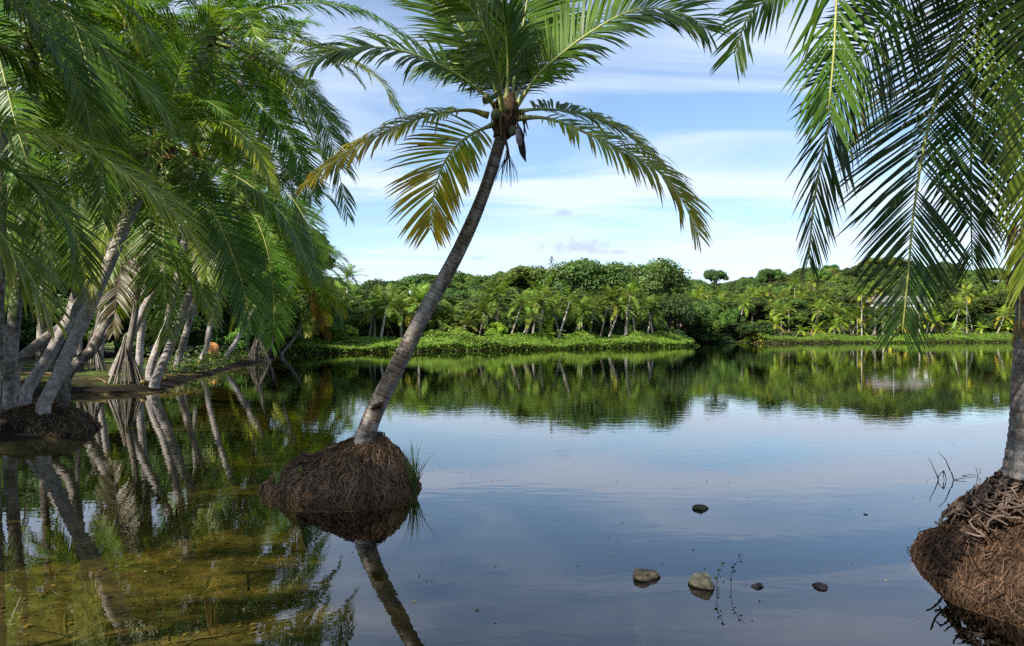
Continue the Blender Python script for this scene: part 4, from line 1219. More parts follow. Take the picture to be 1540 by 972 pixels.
def grove_what(px):
    for lim, t in ((40, 'the straight grey trunk'), (110, 'the pale mound palm trunk'), (170, 'the brown leaning trunk'), (240, 'the dark pandanus roots'), (300, 'the mauve leaning trunk'), (360, 'the orange boulder'), (415, 'the splayed pale stilt roots'), (9999, 'the outer end of the bank')):
        if px < lim: return t


def place_tree(label, vi, x, y, topz, rot, sxy, tint=(1, 1, 1), group=GT, name='broadleaf_tree', zg=None):
    tm, cm = BL[vi]
    h0 = (11.5, 12.5, 10.5, 10.0, 13.0, 11.0)[vi]
    g = gz(x, y) if zg is None else zg
    sz = (topz - g) / h0
    if name == 'broadleaf_tree':
        sz = min(1.2, max(0.88, sz))
        g = topz - h0 * sz
    sz = max(sz, 0.3)
    root = ob(name, None, None, (x, y, g), (0, 0, rot), (1, 1, 1), label, 'tree', group)
    ob('trunk', tm, root, scale=(sxy, sxy, sz))
    ob('crown', cm, root, scale=(sxy, sxy, sz), color=tint)
    return root


rs = np.random.RandomState(12)
TL = ['round crowned mid green tree', 'tall dense dark green tree', 'flat topped umbrella tree',
      'small bright green bushy tree', 'big spreading deep green tree', 'pale olive open crowned tree']
placed = []


def try_place(px, dd, minsep):
    x = (px - 770) / F * dd
    for (a, b_, m) in placed:
        if (a - x) ** 2 + (b_ - dd) ** 2 < (minsep * 0.5 + m * 0.5) ** 2: return None
    placed.append((x, dd, minsep))
    return x


def pt_top(px, py, d): return CH + (HZ - py) / F * d


# landmark crowns on the skyline
for (px, py, back, vi, s, lb, ti) in ((888, 384, 38, 4, 1.25, 'big domed tree standing highest on the hill ridge', (0.9, 1, 0.9)),
                                      (980, 386, 40, 4, 1.2, 'second big domed tree on the ridge, with a ragged top', (0.85, 0.98, 0.95)),
                                      (1076, 403, 75, 0, 0.75, 'small dark round tree poking above the ridge alone', (0.65, 0.75, 0.9)),
                                      (800, 398, 55, 0, 1.2, 'broad brownish green tree on the ridge beside the bare spire tree', (1.05, 0.95, 0.9)),
                                      (925, 400, 52, 1, 1.1, 'tall tree filling the saddle between the two domed trees', (0.85, 0.95, 0.9)),
                                      (1330, 384, 95, 2, 1.5, 'brown-green umbrella tree highest over the white house', (1.05, 0.95, 0.9)),
                                      (470, 330, 0, 1, 0.85, 'leafy tree reaching out past the grove palms toward the lake', (1.0, 1.05, 0.9)),
                                      (640, 408, 62, 0, 1.1, 'dark round tree on the low end of the ridge', (0.8, 0.95, 0.95))):
    d = shore_d(px) + back if back else 84.0
    if px == 470: px = 448
    x = try_place(px, d, 5)
    place_tree(lb, vi, (px - 770) / F * d, d, pt_top(px, py, d), rs.uniform(0, 6), s, ti)
# a thin bare-topped spire tree
d = 150.0
xs = (830 - 770) / F * d
sp_ = ob('spire_tree', None, None, (xs, d, gz(xs, d)), label='thin spire shaped tree with sparse tiers above the ridge', cat='tree')
zt = pt_top(830, 384, d) - gz(xs, d)
V, Q, T = tube([(0, 0, -.5), (0, 0, zt * .5), (0, 0, zt)], np.array([.25, .16, .03]), 6)
ob('trunk', mesh('trunk', V, Q, np.tile((0.16, 0.13, 0.11), (len(V), 1)), M_BARK, True, T), sp_)
bag = Bag()
r2 = np.random.RandomState(4)
for i in range(26):
    z = zt * (0.62 + 0.37 * i / 26); ln = 2.0 * (1 - i / 28); a = i * 2.4
    P = np.array([0, 0, z]) + np.array([math.cos(a), math.sin(a), -0.1]) * np.linspace(0.1, ln, 14)[:, None] + r2.normal(0, .07, (14, 3))
    V, Q, c = leaf_cards(P, norm(r2.normal(size=(14, 3))), 0.13, r2, np.tile((0.09, 0.085, 0.04), (14, 1)))
    bag.add(V, Q, None, c)
ob('crown', bag.mesh('crown', M_FAR), sp_)

cnt = 0
for it in range(4200):
    px = rs.uniform(395, 1640)
    back = 21 + 79 * rs.rand() ** 0.9
    dd = shore_d(px) + back
    if px < 520 and back < 20: continue
    if 1300 < px < 1430 and dd < 220: continue
    x = try_place(px, dd, 6.6 if back < 60 else 7.6)
    if x is None: continue
    vi = int(rs.choice([0, 1, 2, 3, 4, 5], p=[.22, .18, .2, .12, .13, .15]))
    if back > 60 and vi in (2, 5): vi = 0
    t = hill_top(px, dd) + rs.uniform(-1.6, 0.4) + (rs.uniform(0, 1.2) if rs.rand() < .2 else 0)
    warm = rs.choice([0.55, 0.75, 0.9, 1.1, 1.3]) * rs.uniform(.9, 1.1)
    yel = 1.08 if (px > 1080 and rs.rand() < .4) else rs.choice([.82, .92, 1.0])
    if back < 40: warm *= 0.62  # front row tinted darker, standing in for shadow behind the palms
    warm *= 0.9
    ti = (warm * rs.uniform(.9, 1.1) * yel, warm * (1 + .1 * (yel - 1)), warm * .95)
    zone = 'low on the hill' if back < 45 else ('mid slope' if back < 72 else 'on the ridge')
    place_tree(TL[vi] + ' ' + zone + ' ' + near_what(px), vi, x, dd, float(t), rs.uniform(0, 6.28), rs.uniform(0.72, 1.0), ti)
    cnt += 1
    if cnt >= 285: break
print('hill trees', cnt)

# understory shrubs: dark masses between the palm trunks and behind the shaded bank
GU = 'shrubs under the far palms'
UL = ['dark round shrub under far palms', 'loose green shrub under far palms']
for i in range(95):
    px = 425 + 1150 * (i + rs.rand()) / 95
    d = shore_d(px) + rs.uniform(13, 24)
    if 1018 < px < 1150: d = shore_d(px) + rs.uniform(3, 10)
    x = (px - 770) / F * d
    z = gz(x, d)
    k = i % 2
    place_tree(UL[k] + ' ' + near_what(px), 3 if k else 1, x, d, z + rs.uniform(2.6, 5.2), rs.uniform(0, 6), rs.uniform(0.55, 0.9), (0.36, 0.45, 0.45) if k == 0 else (.55, .65, 0.6), GU, 'shrub', z - (2.0 if k else 3.0))  # tints lowered to imitate the shadow under the palms
GS = 'shrubs behind the shaded bank'
for i, (px, d, h, s, ti) in enumerate([(425, 80, 7, .8, (.8, .9, .9)), (450, 82, 8, .9, (.9, 1, .9)), (480, 88, 7, .8, (1, 1.05, .9)), (395, 72, 6, .8, (.8, .9, .9)), (440, 76.5, 4, .6, (.7, .85, .85)), (470, 82.5, 4, .7, (.75, .9, .85)),
                                       (420, 72.5, 3.6, .55, (.7, .85, .85)), (500, 90, 5, .7, (1, 1.05, .9)), (355, 66, 8, .9, (.8, .9, .9)), (300, 66, 9, 1, (.8, .9, .9)), (240, 62, 9, 1, (.75, .9, .9)), (180, 60, 9, 1, (.75, .9, .9)),
                                       (110, 58, 9, 1, (.75, .9, .9)), (40, 56, 9, 1, (.75, .9, .9)), (-30, 54, 9, 1, (.75, .9, .9)), (400, 60.5, 3.2, .5, (.9, 1.05, .9)), (370, 57.5, 2.6, .4, (.9, 1.05, .9)),
                                       (270, 75, 14, 1.2, (.75, .9, .9)), (190, 72, 14, 1.2, (.75, .9, .9)), (110, 70, 14, 1.2, (.75, .9, .9)), (30, 68, 14, 1.2, (.75, .9, .9)), (340, 78, 13, 1.1, (.8, .95, .9))]):
    x = (px - 770) / F * d
    z = gz(x, d)
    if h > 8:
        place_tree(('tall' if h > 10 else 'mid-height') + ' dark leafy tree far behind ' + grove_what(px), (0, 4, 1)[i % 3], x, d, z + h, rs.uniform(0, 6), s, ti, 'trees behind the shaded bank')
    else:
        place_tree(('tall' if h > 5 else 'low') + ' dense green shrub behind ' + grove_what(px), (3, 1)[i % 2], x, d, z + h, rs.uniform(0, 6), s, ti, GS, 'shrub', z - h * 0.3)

# big trees standing back from the near bank, out of view, whose crowns keep the grove in shade
for i, (x, y, h, sc) in enumerate(((-17.5, 6.5, 11.0, 0.9), (-24, 14, 11, 1.0), (-30, 23, 12, 1.0), (-34, 30, 12, 1.1), (-40, 38, 12, 1.2))):
    place_tree('large shade tree standing back from the near bank', (0, 4, 1)[i % 3], x, y, gz(x, y) + h, i * 1.3, sc, (.9, 1, .9), 'shade trees behind the near bank')
GLW = 'low shrubs across the lawn behind the grove'
for i in range(26):
    px = -120 + 470 * (i + rs.rand() * .8) / 26
    d = 47 + 16 * rs.rand() + max(0, px - 200) * 0.06
    x = (px - 770) / F * d
    z = gz(x, d)
    place_tree(('dark round' if i % 2 == 0 else 'loose leafy') + ' shrub across the lawn behind ' + grove_what(px), (1, 3)[i % 2], x, d, z + rs.uniform(2.4, 5.5), rs.uniform(0, 6), rs.uniform(.5, .8), (.6, .75, .7), GLW, 'shrub', z - rs.uniform(1.5, 2.6))

# ------------------------------------------------------------------ fallen fronds and nuts on the grove floor
(RV, RQ, RT, rc), (LV, LQ, lc) = frond_parts(spline([(0, 0, .03), (1, .1, .12), (2, .3, .10), (3, .7, .04)], 24), (0, 0, 1), 80, 0.6, 0.035, 0.25, 901, 0.0, np.array([0.13, 0.085, 0.045]), vee=0.05)
DEAD = (mesh('stalk', RV, RQ, rc * 0 + np.array([0.2, 0.13, 0.07]), M_RACHIS, True, RT), mesh('leaflets', LV, LQ, lc, M_FROND, True))
for i, (px, d, a) in enumerate(((120, 22.5, .3), (160, 26.5, 2.2), (210, 29, 1.0), (60, 20, .8), (270, 36, 2.7), (320, 47, .4), (345, 52, 2.0), (30, 26, 1.6), (95, 29, 2.9))):
    x = (px - 770) / F * d
    z = gz(x, d)
    f = ob('fallen_frond', DEAD[0], None, (x, d, z), (0, 0, a), label='dry brown fallen frond on the ground near ' + grove_what(px), cat='frond', group='fallen fronds under the grove')
    ob('leaflets', DEAD[1], f)
for i, (px, d) in enumerate(((135, 23), (142, 23.4), (215, 27), (250, 30), (300, 44), (85, 21), (330, 50))):
    x = (px - 770) / F * d
    ob('fallen_coconut', nut_mesh(), None, (x, d, gz(x, d) + 0.09), (1.4, .3, i), label='brown fallen coconut on the ground near ' + grove_what(px), cat='coconut', group='coconuts lying under the grove', color=(1.0, .6, .5))

# ------------------------------------------------------------------ far palms along the shore
def far_crown(seed, n=17, ln=3.6, yellow=0.0, up=1.0):
    rs = np.random.RandomState(seed)
    bag = Bag()
    for i in range(n):
        az = i * 2.39996 + rs.uniform(-.25, .25)
        v = i / n
        e0 = math.radians(80 - 115 * v * up + rs.uniform(-10, 10)); bend = math.radians(rs.uniform(55, 95) * (1 - .4 * v))
        m = 9
        u = np.linspace(0, 1, m)
        ph = e0 - bend * u ** 1.2
        st = ln * rs.uniform(.8, 1.1) / (m - 1)
        d = np.stack([np.cos(ph) * math.cos(az), np.cos(ph) * math.sin(az), np.sin(ph)], 1)
        C = np.vstack([[0, 0, 0], np.cumsum(d[:-1] * st, 0)])
        upv = np.stack([-np.sin(ph) * math.cos(az), -np.sin(ph) * math.sin(az), np.cos(ph)], 1)
        age = np.clip((v - 0.55) * 1.6, 0, .8) * yellow + (0.1 * yellow)
        (RV, RQ, RT, rc), (LV, LQ, lc) = frond_parts(C, upv, 24, 0.85, 0.13, 0.75, seed * 50 + i, age, GREEN * 1.7, pet=.1, rr=.04, segs=2)
        bag.add(LV, LQ, None, lc)
        RV, RQ, RT = tube(C, np.linspace(.05, .012, m), 3, False, hint=(.1, .2, 1))
        bag.add(RV, RQ, None, (0.17, 0.18, 0.06))
    return bag.mesh('crown', M_FAR)


FC = [far_crown(1), far_crown(2, 20), far_crown(3, 15, 3.4, 0.5), far_crown(4, 18, 3.8, 1.0), far_crown(5, 13, 3.4, 0.3)]
FT = []
for k, ln in enumerate((0.0, 0.10, 0.2, -0.14)):
    C = spline([(0, 0, -0.06), (ln * 0.5, 0, 0.3), (ln * 0.85, 0, 0.7), (ln, 0, 1.0)], 14)
    a = np.array([1, 1, 10.0])
    V, Q, T = tube(C * a, np.linspace(0.18, 0.12, 14), 7)
    V[:, 0] += V[:, 0] * 0
    FT.append((mesh('trunk', V, Q, np.tile((0.36, 0.33, 0.29), (len(V), 1)), M_BARK, True, T), ln))
GFP = 'coconut palms along the far shore'
FPL = {0: 'green far coconut palm', 1: 'dense dark green far coconut palm', 2: 'slightly yellowed far coconut palm',
       3: 'far coconut palm with yellow-orange lower fronds', 4: 'sparse crowned far coconut palm'}


def far_palm(px, d, py, vc, sc=1.0, vt=None, tint=(1, 1, 1), label=None, zrot=None, cat='palm tree'):
    vt = rs.randint(0, 4) if vt is None else vt
    tm, ln = FT[vt]
    while lake_sd(np.array([(px - 770) / F * d]), np.array([d]))[0] < 2.0:
        d += 1.5
    x = (px - 770) / F * d
    z = gz(x, d)
    h = max(1.0, pt_top(px, py, d) - z - 0.6)
    root = ob('coconut_palm', None, None, (x, d, z), (0, 0, rs.uniform(-0.5, 0.5) if zrot is None else zrot), label=label or (('tall ' if h > 9.5 else 'low ' if h < 5.5 else 'middling ') + FPL[vc] + ' ' + near_what(px)), cat=cat, group=None if label else GFP)
    lx = h / 10.0
    o = ob('trunk', tm, root, scale=(1, 1, h / 10.0), color=(1, 1, 1) if rs.rand() < .6 else (.7, .65, .6))
    # shear of the lean stays with the mesh (ln metres at full height)
    ob('crown', FC[vc], root, (ln, 0, h), (rs.uniform(-.1, .1), rs.uniform(-.1, .1), rs.uniform(0, 6.28)), (sc, sc, sc), color=tint)
    return root


# scale leans to metres
for k in range(len(FT)):
    me, ln = FT[k]
    v = np.zeros(len(me.vertices) * 3, np.float32); me.vertices.foreach_get('co', v); v = v.reshape(-1, 3)
    v[:, 0] += (v[:, 2] / 10.0) * ln * 9 * 1.0
    me.vertices.foreach_set('co', v.ravel()); me.update()
    FT[k] = (me, ln + ln * 9)

fp = []
far_palm(522, 112, 412, 0, 0.95, 0, (.9, .95, .9), 'single tall palm standing above the low end of the ridge')
far_palm(828, 106, 500, 4, 0.8, 0, (1.6, 1.5, .9), 'short young palm growing in the shore greenery')
far_palm(1002, 118, 499, 3, 0.6, 0, (1.5, 1.3, .8), 'stunted palm with orange fronds at the point of green shore')
for (px, py, d) in ((1296, 440, 182), (1316, 432, 184), (1344, 430, 186), (1454, 440, 196), (1400, 445, 190)):
    far_palm(px, d, py, int(rs.choice([2, 3])), 1.0, 0, (1.25, 1.2, .95), None)
for i in range(42):
    px = 505 + (1012 - 505) * (i + rs.uniform(0.1, .9)) / 42
    far_palm(px, shore_d(px) + rs.uniform(6.5, 14), rs.uniform(438, 476) + (8 if 640 < px < 720 else 0), int(rs.choice([0, 1, 2, 4], p=[.4, .25, .2, .15])), rs.uniform(.8, 1.1), None, tuple(np.array([1.15, 0.98, 1.1]) * rs.uniform(.65, 1.25)))
for i in range(66):
    px = 1015 + (1560 - 1015) * (i + rs.uniform(0, 1)) / 66
    back = rs.uniform(6, 40)
    if 1260 < px < 1420 and back > 14: back = rs.uniform(6, 14)
    py = 484 - back * 1.35 + rs.uniform(-12, 8) if px > 1110 else 470 - back * .9 + rs.uniform(-10, 5)
    far_palm(px, shore_d(px) + back, py, int(rs.choice([0, 1, 2, 3, 4], p=[.3, .14, .3, .10, .16])), rs.uniform(.85, 1.15), None, tuple(np.array([1.3, 1.1, 1.05]) * rs.uniform(.65, 1.2)))
for i in range(16):
    px = 1090 + 470 * (i + rs.rand()) / 16
    far_palm(px, shore_d(px) + rs.uniform(3, 8), rs.uniform(478, 495), int(rs.choice([2, 3, 4])), rs.uniform(.7, .9), None, (1.5, 1.4, .9))

# pandanus clump by the inlet
for i, (px, d, h) in enumerate(((1030, 172, 9.0), (1052, 174, 10.0), (1080, 172, 9.5), (1100, 176, 8.5), (1066, 178, 11))):
    x = (px - 770) / F * d
    place_tree(('outer', 'tall', 'middle', 'low', 'rearmost')[i] + ' dark rounded tree in the clump at the head of the inlet', (1, 4, 3)[i % 3], x, d, h, i * 1.1, 0.62, (.75, .95, .8), 'dark trees at the inlet')

# ------------------------------------------------------------------ shore greenery (stuff)
def greenery():
    rg = np.random.RandomState(77)
    n = 64000
    # follow the outline of the far shore
    seg = [(-21.5, 71), (-20, 78), (-14, 84), (-8, 88), (0, 95.5), (10, 105), (22, 117), (27, 122), (30, 128)]
    seg2 = [(55, 164), (90, 176), (128, 190), (165, 200)]
    bag = Bag()
    for sg, cntn in ((np.array(seg, float), 75000), (np.array(seg2, float), 55000)):
        s = np.concatenate([[0], np.cumsum(np.linalg.norm(np.diff(sg, axis=0), axis=1))])
        u = rg.uniform(0, s[-1], cntn)
        p = np.stack([np.interp(u, s, sg[:, 0]), np.interp(u, s, sg[:, 1])], 1)
        tx = np.stack([np.interp(u + 1, s, sg[:, 0]), np.interp(u + 1, s, sg[:, 1])], 1) - np.stack([np.interp(u - 1, s, sg[:, 0]), np.interp(u - 1, s, sg[:, 1])], 1)
        tx = tx / np.linalg.norm(tx, axis=1, keepdims=True)
        nrm_ = np.stack([-tx[:, 1], tx[:, 0]], 1)
        w = rg.rand(cntn) ** 0.9
        off = -0.7 + w * 11 + 0.8 * (fbm(u * 0.35, u * 0, 1) - 0.5)
        xy = p + nrm_ * off[:, None]
        hmax = (0.3 + 1.9 * np.clip(1 - np.abs(w - 0.42) / 0.6, 0, 1) ** 0.8) * (0.35 + 1.2 * fbm(xy[:, 0] * .3, xy[:, 1] * .3, 2)) * (0.6 + 0.6 * noise2(xy[:, 0] * .11, xy[:, 1] * .11, 6))
        z = 0.02 + hmax * rg.uniform(0.72, 1.0, cntn) ** 1.0
        low = rg.rand(cntn) < 0.3
        z = np.where(low, hmax * rg.rand(cntn), z)
        P = np.column_stack([xy, z])
        nn = norm(rg.normal(0, .5, (cntn, 3)) + np.array([0, -0.35, 1.0]))
        base = np.array([0.125, 0.21, 0.024]) * (0.7 + 0.6 * fbm(xy[:, 0] * .2, xy[:, 1] * .2, 3))[:, None] * rg.uniform(.75, 1.3, (cntn, 1))
        V, Q, c = leaf_cards(P, nn, 0.15, rg, base)
        bag.add(V, Q, None, c)
    ob('shore_greenery', bag.mesh('shore_greenery', M_HERB), kind='stuff', label='bright green creeping plants covering the far shore', cat='ground cover')
    # dark leafy low growth along the shaded bank
    sg = np.array([(-12.9, 28), (-14.2, 34), (-16.0, 43), (-18, 54), (-19.2, 60), (-22, 71)], float)
    bag = Bag()
    s = np.concatenate([[0], np.cumsum(np.linalg.norm(np.diff(sg, axis=0), axis=1))])
    u = s[-1] * rg.rand(5200) ** 0.6
    x = np.interp(u, s, sg[:, 0]) - 0.3 - 3.2 * rg.rand(5200) ** 1.5; y = np.interp(u, s, sg[:, 1])
    cl = fbm(x * .8, y * .5, 4)
    k = cl > 0.5
    x, y, cl = x[k], y[k], cl[k]
    z = ground_z(x, y) + rg.rand(len(x)) * (cl - 0.44) * 3.2
    V, Q, c = leaf_cards(np.column_stack([x, y, z]), norm(rg.normal(0, .6, (len(x), 3)) + [0, -.2, 1]), 0.09, rg, np.array([0.07, 0.12, 0.02]) * rg.uniform(.6, 1.4, (len(x), 1)))
    bag.add(V, Q, None, c)
    ob('bank_greenery', bag.mesh('bank_greenery', M_HERB), kind='stuff', label='low leafy growth along the shaded bank', cat='ground cover')


greenery()
for (px, d, h, s, lb) in ((747, 101, 3.4, .42, 'bright lime bush bulging out of the far shore greenery'), (520, 88, 3.0, .4, 'pale green bush beside the low end of the shore greenery')):
    x = (px - 770) / F * d
    place_tree(lb, 3, x, d, gz(x, d) + h, 1.0, s, (1.9, 1.75, 1.0), None, 'bush', gz(x, d) - 1.2)

# ------------------------------------------------------------------ white house in the trees
def house():
    d = 205.0
    xc = (1364 - 770) / F * d
    z = gz(xc, d) + 0.3
    root = ob('house', None, None, (xc, d, z), (0, 0, 0.08), label='low white house glimpsed between the far palms', cat='house')
    w, dp, h = 17.0, 8.0, 3.6
    def box(x0, x1, y0, y1, z0, z1):
        V = np.array([(x, y, zz) for zz in (z0, z1) for (x, y) in ((x0, y0), (x1, y0), (x1, y1), (x0, y1))], float)
        return V, np.array([(0, 1, 2, 3), (7, 6, 5, 4), (0, 4, 5, 1), (1, 5, 6, 2), (2, 6, 7, 3), (3, 7, 4, 0)])[:, ::-1]
    V, Q = box(-w / 2, w / 2, 0, dp, -3, h)
    ob('wall', mesh('wall', V, Q, np.tile((0.78, 0.78, 0.77), (8, 1)), M_WALL), root)
    V = np.array([(-w / 2 - .6, -.7, h), (w / 2 + .6, -.7, h), (w / 2 + .6, dp + .7, h), (-w / 2 - .6, dp + .7, h), (-w / 2 + 2, dp / 2, h + 1.9), (w / 2 - 2, dp / 2, h + 1.9)])
    ob('roof', mesh('roof', V, [(0, 1, 5, 4), (2, 3, 4, 5), (3, 2, 1, 0)], np.tile((0.16, 0.15, 0.13), (6, 1)), M_WALL, tris=[(1, 2, 5), (3, 0, 4)]), root)
    for i, x in enumerate((-7, -4.5, -2, 4, 6.5)):
        V, Q = box(x - .7, x + .7, -0.06, 0.02, 1.3, 2.9)
        wn = ob('window', mesh('window', V, Q, np.tile((0.6, 0.6, 0.6), (8, 1)), M_WALL), root)
        V, Q = box(x - .58, x + .58, -0.09, -0.05, 1.42, 2.78)
        ob('pane', mesh('pane', V, Q, np.tile((0.03, 0.04, 0.05), (8, 1)), M_GLASS), wn)
    V, Q = box(0.5, 1.7, -0.08, 0.02, 0.0, 2.4)
    ob('door', mesh('door', V, Q, np.tile((0.25, 0.2, 0.15), (8, 1)), M_WALL), root)


house()

# ------------------------------------------------------------------ rocks, tufts, twigs
def rock_mesh(seed, col, flat=0.6, deep=0.0):
    rs = np.random.RandomState(seed)
    n, k = 14, 20
    th = np.linspace(0.02, np.pi - 0.02, n); a = np.arange(k) / k * 2 * np.pi
    d = np.stack([np.sin(th)[:, None] * np.cos(a), np.sin(th)[:, None] * np.sin(a), np.broadcast_to(np.cos(th)[:, None], (n, k))], -1)
    r = np.ones((n, k)) * 1.0
    for i in range(10):
        pn = norm(rs.normal(size=3)); c = rs.uniform(0.62, 0.92)
        dd = d @ pn
        r = np.minimum(r, np.where(dd > 0.05, c / np.maximum(dd, 0.05), 9))
    r *= 1 + 0.12 * (noise2(d[..., 0] * 3 + seed, d[..., 1] * 3 + d[..., 2] * 2) - .5)
    V = d * r[..., None] * np.array([1, 0.8, flat])
    low = np.clip(-V[..., 2] / flat - 0.1, 0, 1)
    V[..., 2] -= low * deep
    V[..., :2] *= (1 - 0.6 * low * (deep > 0))[..., None]
    i = np.arange(n - 1)[:, None]; j = np.arange(k)[None, :]
    Q = np.stack(np.broadcast_arrays(i * k + j, (i + 1) * k + j, (i + 1) * k + (j + 1) % k, i * k + (j + 1) % k), -1).reshape(-1, 4)
    c = np.asarray(col) * (0.7 + 0.6 * noise2(V[..., 0] * 4 + seed, V[..., 1] * 4 + V[..., 2] * 5, 3))[..., None]
    if deep:
        wet = np.clip((0.2 - V[..., 2]) / 0.12, 0, 1)[..., None]
        c = c * (1 - wet) + np.array([0.008, 0.007, 0.005]) * wet
    return mesh('rock', V.reshape(-1, 3), Q, c.reshape(-1, 3), M_ROCK, False)


def on_water(px, py):
    d = F * CH / (py - HZ)
    return np.array([(px - 770) / F * d, d, 0.0])


for (px, py, w, hh, seed, col, lb) in ((972, 872, 0.16, 0.10, 1, (0.13, 0.105, 0.07), 'brown angular rock breaking the calm water'), (1062, 886, 0.145, 0.12, 2, (0.38, 0.32, 0.2), 'pale sandy rock with a bright top and water weed beside it'),
                                       (1057, 767, 0.115, 0.07, 3, (0.10, 0.09, 0.05), 'small mossy rock lying alone farther out in the lake'), (1140, 884, 0.065, 0.04, 4, (0.12, 0.10, 0.08), 'tiny flat stone barely above the water with a patch of film'),
                                       (1238, 886, 0.085, 0.04, 5, (0.12, 0.09, 0.07), 'flat brown stone just awash between the rocks and the root mound'), (1303, 775, 0.035, 0.02, 6, (0.05, 0.045, 0.04), 'dark speck of rock out on open water')):
    p = on_water(px, py)
    ob('rock', rock_mesh(seed, col, deep=9.0), None, (p[0], p[1] + w * .5, -0.006), (0, 0, seed), (w, w, hh * 1.5), lb, 'rock')
# orange boulder on the shaded bank
p = at(320, 530, 52)
ob('boulder', rock_mesh(9, (0.6, 0.28, 0.11), 0.9), None, (p[0], p[1], gz(p[0], p[1]) + 0.45), (0, 0, 1), (0.5, 0.5, 0.72), 'rounded orange boulder among the trunks on the shaded bank', 'boulder')


def tuft(label, loc, n, ln, seed, spread=0.35, col=(0.07, 0.12, 0.03), w=0.006, group=None, name='grass_tuft', lean=(0, 0)):
    rs = np.random.RandomState(seed)
    bag = Bag()
    for i in range(n):
        a = rs.uniform(0, 6.28); o = rs.normal(0, .025, 3); o[2] = -0.03
        l = ln * rs.uniform(.45, 1.1); sp = spread * rs.uniform(0, 1.3)
        t = np.linspace(0, 1, 6)[:, None]
        dirv = np.array([math.cos(a) * sp + lean[0], math.sin(a) * sp + lean[1], 1.0]); dirv /= np.linalg.norm(dirv)
        P = o + dirv * t * l + np.array([math.cos(a) * sp, math.sin(a) * sp, -0.8 * sp]) * l * 0.7 * t ** 2.5
        s = np.array([math.cos(a + 1.4), math.sin(a + 1.4), 0])
        h = s * (w * np.interp(t[:, 0], [0, .5, 1], [1, .8, .1]))[:, None]
        V = np.stack([P - h, P + h], 1).reshape(-1, 3)
        bag.add(V, [(2 * k, 2 * k + 1, 2 * k + 3, 2 * k + 2) for k in range(5)], None, np.asarray(col) * rs.uniform(.6, 1.6))
    return ob(name, bag.mesh(name, M_HERB), None, loc, label=label, cat='grass', group=group)


p = at(622, 722, 9.65); tuft('tall thin sedge tuft at the water edge of the root island', (p[0], p[1], 0.0), 42, 0.74, 1, .26, (0.06, 0.10, 0.03), 0.008)
p = at(419, 712, 9.5); tuft('short pale grass tuft on the sloping flank of the root island', (p[0], p[1], 0.18), 14, 0.28, 2, .35, (0.16, 0.22, 0.06), .007)
p = at(452, 690, 9.4); tuft('little grass sprout on top of the root island', (p[0], p[1], 0.33), 6, 0.10, 3, .6, (0.16, 0.2, 0.04), .008)
for i, (px, py, ln, n, lb) in enumerate(((318, 845, .30, 7, 'reddish brown reed stalks standing in the shallows'), (139, 865, .22, 6, 'thin dry stalks in the shallows below the trunk reflections'), (225, 830, .25, 8, 'fan of dry stalks drowned in the shallows'),
                                         (80, 785, .2, 5, 'short brown sticks near the dark mound water'))):
    q = on_water(px, py); z = gz(q[0], q[1])
    tuft(lb, (q[0], q[1], z), n, ln - z * 0.6, 10 + i, .3, (0.16, 0.10, 0.035), .005, None, 'reed_tuft')
# water weed sprigs by the pale rock
for (px, py, ln, sd, lb) in ((1078, 893, .22, 1, 'leafy green water weed sprig beside the pale rock'), (1100, 885, .27, 2, 'thin dark stalk arching up beside the pale rock')):
    q = on_water(px, py)
    rs_ = np.random.RandomState(sd)
    C = spline([q + [0, 0, -.1], q + [0, 0, ln * .4], q + [0.02 * sd, 0, ln * .75], q + [0.05 * sd, 0, ln]], 14)
    root = ob('water_weed', None, None, q, label=lb, cat='plant')
    V, Q, T = tube(C - q, np.linspace(.0035, .0015, 14), 4)
    ob('stem', mesh('stem', V, Q, np.tile((0.05, 0.06, 0.03), (len(V), 1)), M_BARK, True, T), root)
    ii = rs_.randint(4, 14, 12)
    V, Q, c = leaf_cards(C[ii] - q + rs_.normal(0, .012, (12, 3)), norm(rs_.normal(size=(12, 3))), 0.014, rs_, np.tile((0.10, 0.18, 0.04) if sd == 1 else (.03, .03, .025), (12, 1)))
    ob('leaves', mesh('leaves', V, Q, c, M_HERB), root)


def twig(label, paths, d0, r=0.006, name='dead_twig'):
    q0 = on_water(*paths[0][0])
    bag = Bag()
    for pth in paths:
        P = [at(a, b_, d0) for (a, b_) in pth]
        V, Q, T = tube(spline(P, 10) if len(P) > 2 else np.array(P), np.linspace(r, r * .35, 10) if len(P) > 2 else np.array([r, r * .6]), 5)
        bag.add(V - q0, Q, T, (0.03, 0.025, 0.022))
    ob(name, bag.mesh(name, M_FIBRE), None, q0, label=label, cat='twig')


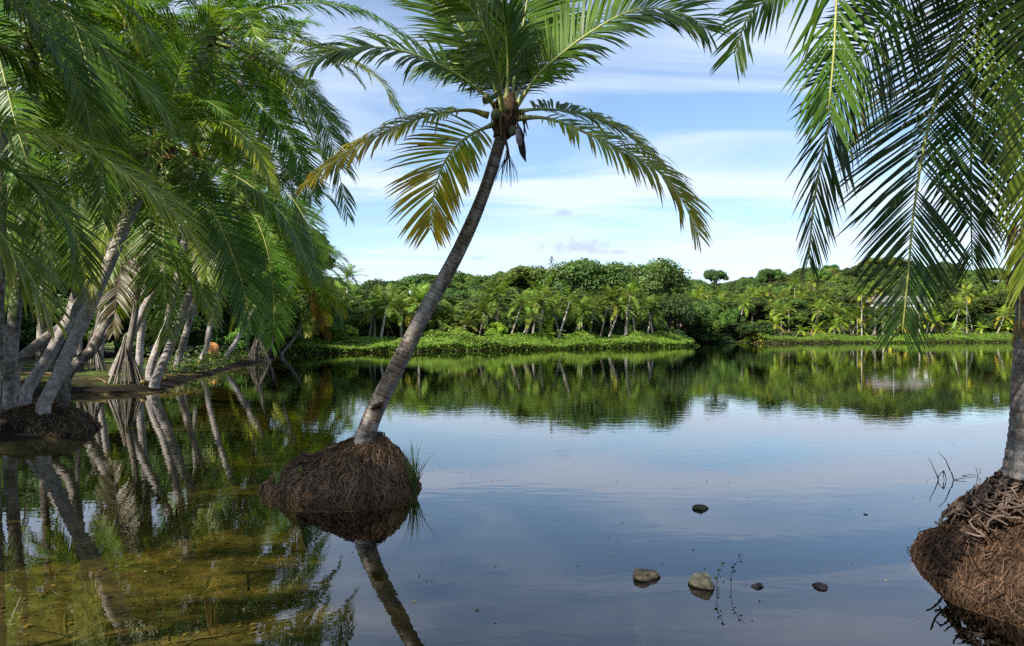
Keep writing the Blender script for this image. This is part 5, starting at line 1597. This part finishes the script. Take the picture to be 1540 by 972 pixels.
dt = F * CH / (722 - HZ)
twig('bent dead twigs poking from the lake beside the root mound', [[(1412, 724), (1409, 715), (1402, 700), (1397, 689)], [(1410, 720), (1414, 713), (1419, 708)], [(1419, 708), (1422, 716), (1424, 726)], [(1418, 709), (1419, 717), (1420, 722)],
     [(1435, 726), (1432, 715), (1429, 708)], [(1429, 708), (1422, 692), (1415, 684), (1410, 680)], [(1431, 710), (1434, 720), (1436, 724)], [(1436, 721), (1446, 720), (1453, 719)]], dt, 0.008)
twig('thin floating stick with two upright shoots near the root mound', [[(1447, 716), (1460, 714), (1472, 716)], [(1471, 715), (1469, 708), (1467, 701)], [(1474, 713), (1474, 706), (1472, 703)]], F * CH / (716 - HZ), 0.006)
# fallen leaves and bits on the lake bed
rl = np.random.RandomState(3)
n = 420
px = rl.uniform(0, 520, n); py = rl.uniform(760, 972, n)
d = F * (CH + 0.35) / (py - HZ); x = (px - 770) / F * d
z = ground_z(x, d) + 0.012
V, Q, c = leaf_cards(np.column_stack([x, d, z]), norm(rl.normal(0, .15, (n, 3)) + [0, 0, 1]), 0.034, rl, np.array([0.30, 0.22, 0.09]) * rl.uniform(.2, 1.6, (n, 1)))
bag = Bag().add(V, Q, None, c)
for i in range(46):
    k = rl.randint(0, n)
    a = rl.uniform(0, 3.14); ln = rl.uniform(.12, .6)
    e = np.array([math.cos(a), math.sin(a), 0]) * ln
    p0 = np.array([x[k], d[k], z[k] + .01])
    P = np.array([p0, p0 + e * .5 + rl.normal(0, .02, 3), p0 + e])
    P[:, 2] = ground_z(P[:, 0], P[:, 1]) + 0.015
    V, Q, T = tube(spline(P, 6), rl.uniform(.004, .011), 4)
    bag.add(V, Q, T, np.array([0.22, 0.16, 0.08]) * rl.uniform(.3, 1.5))
ob('leaf_litter', bag.mesh('leaf_litter', M_HERB), kind='stuff', label='fallen leaves and sticks scattered over the shallow lake bed', cat='leaves')
# specks of leaf and scum afloat
n = 150
px = rl.uniform(120, 1500, n); py = 545 + 400 * rl.rand(n) ** 1.4
d = F * CH / (py - HZ); x = (px - 770) / F * d
k = lake_sd(x, d) < -0.4
x, d = x[k], d[k]; n = len(x)
V, Q, c = leaf_cards(np.column_stack([x, d, np.full(n, 0.004)]), norm(rl.normal(0, .03, (n, 3)) + [0, 0, 1]), 0.016, rl, np.array([0.20, 0.16, 0.09]) * rl.uniform(.2, 1.8, (n, 1)))
ob('floating_leaves', mesh('floating_leaves', V, Q, c, M_HERB), kind='stuff', label='tiny leaf scraps afloat on the lake', cat='leaves')
print('objects', len(bpy.data.objects))
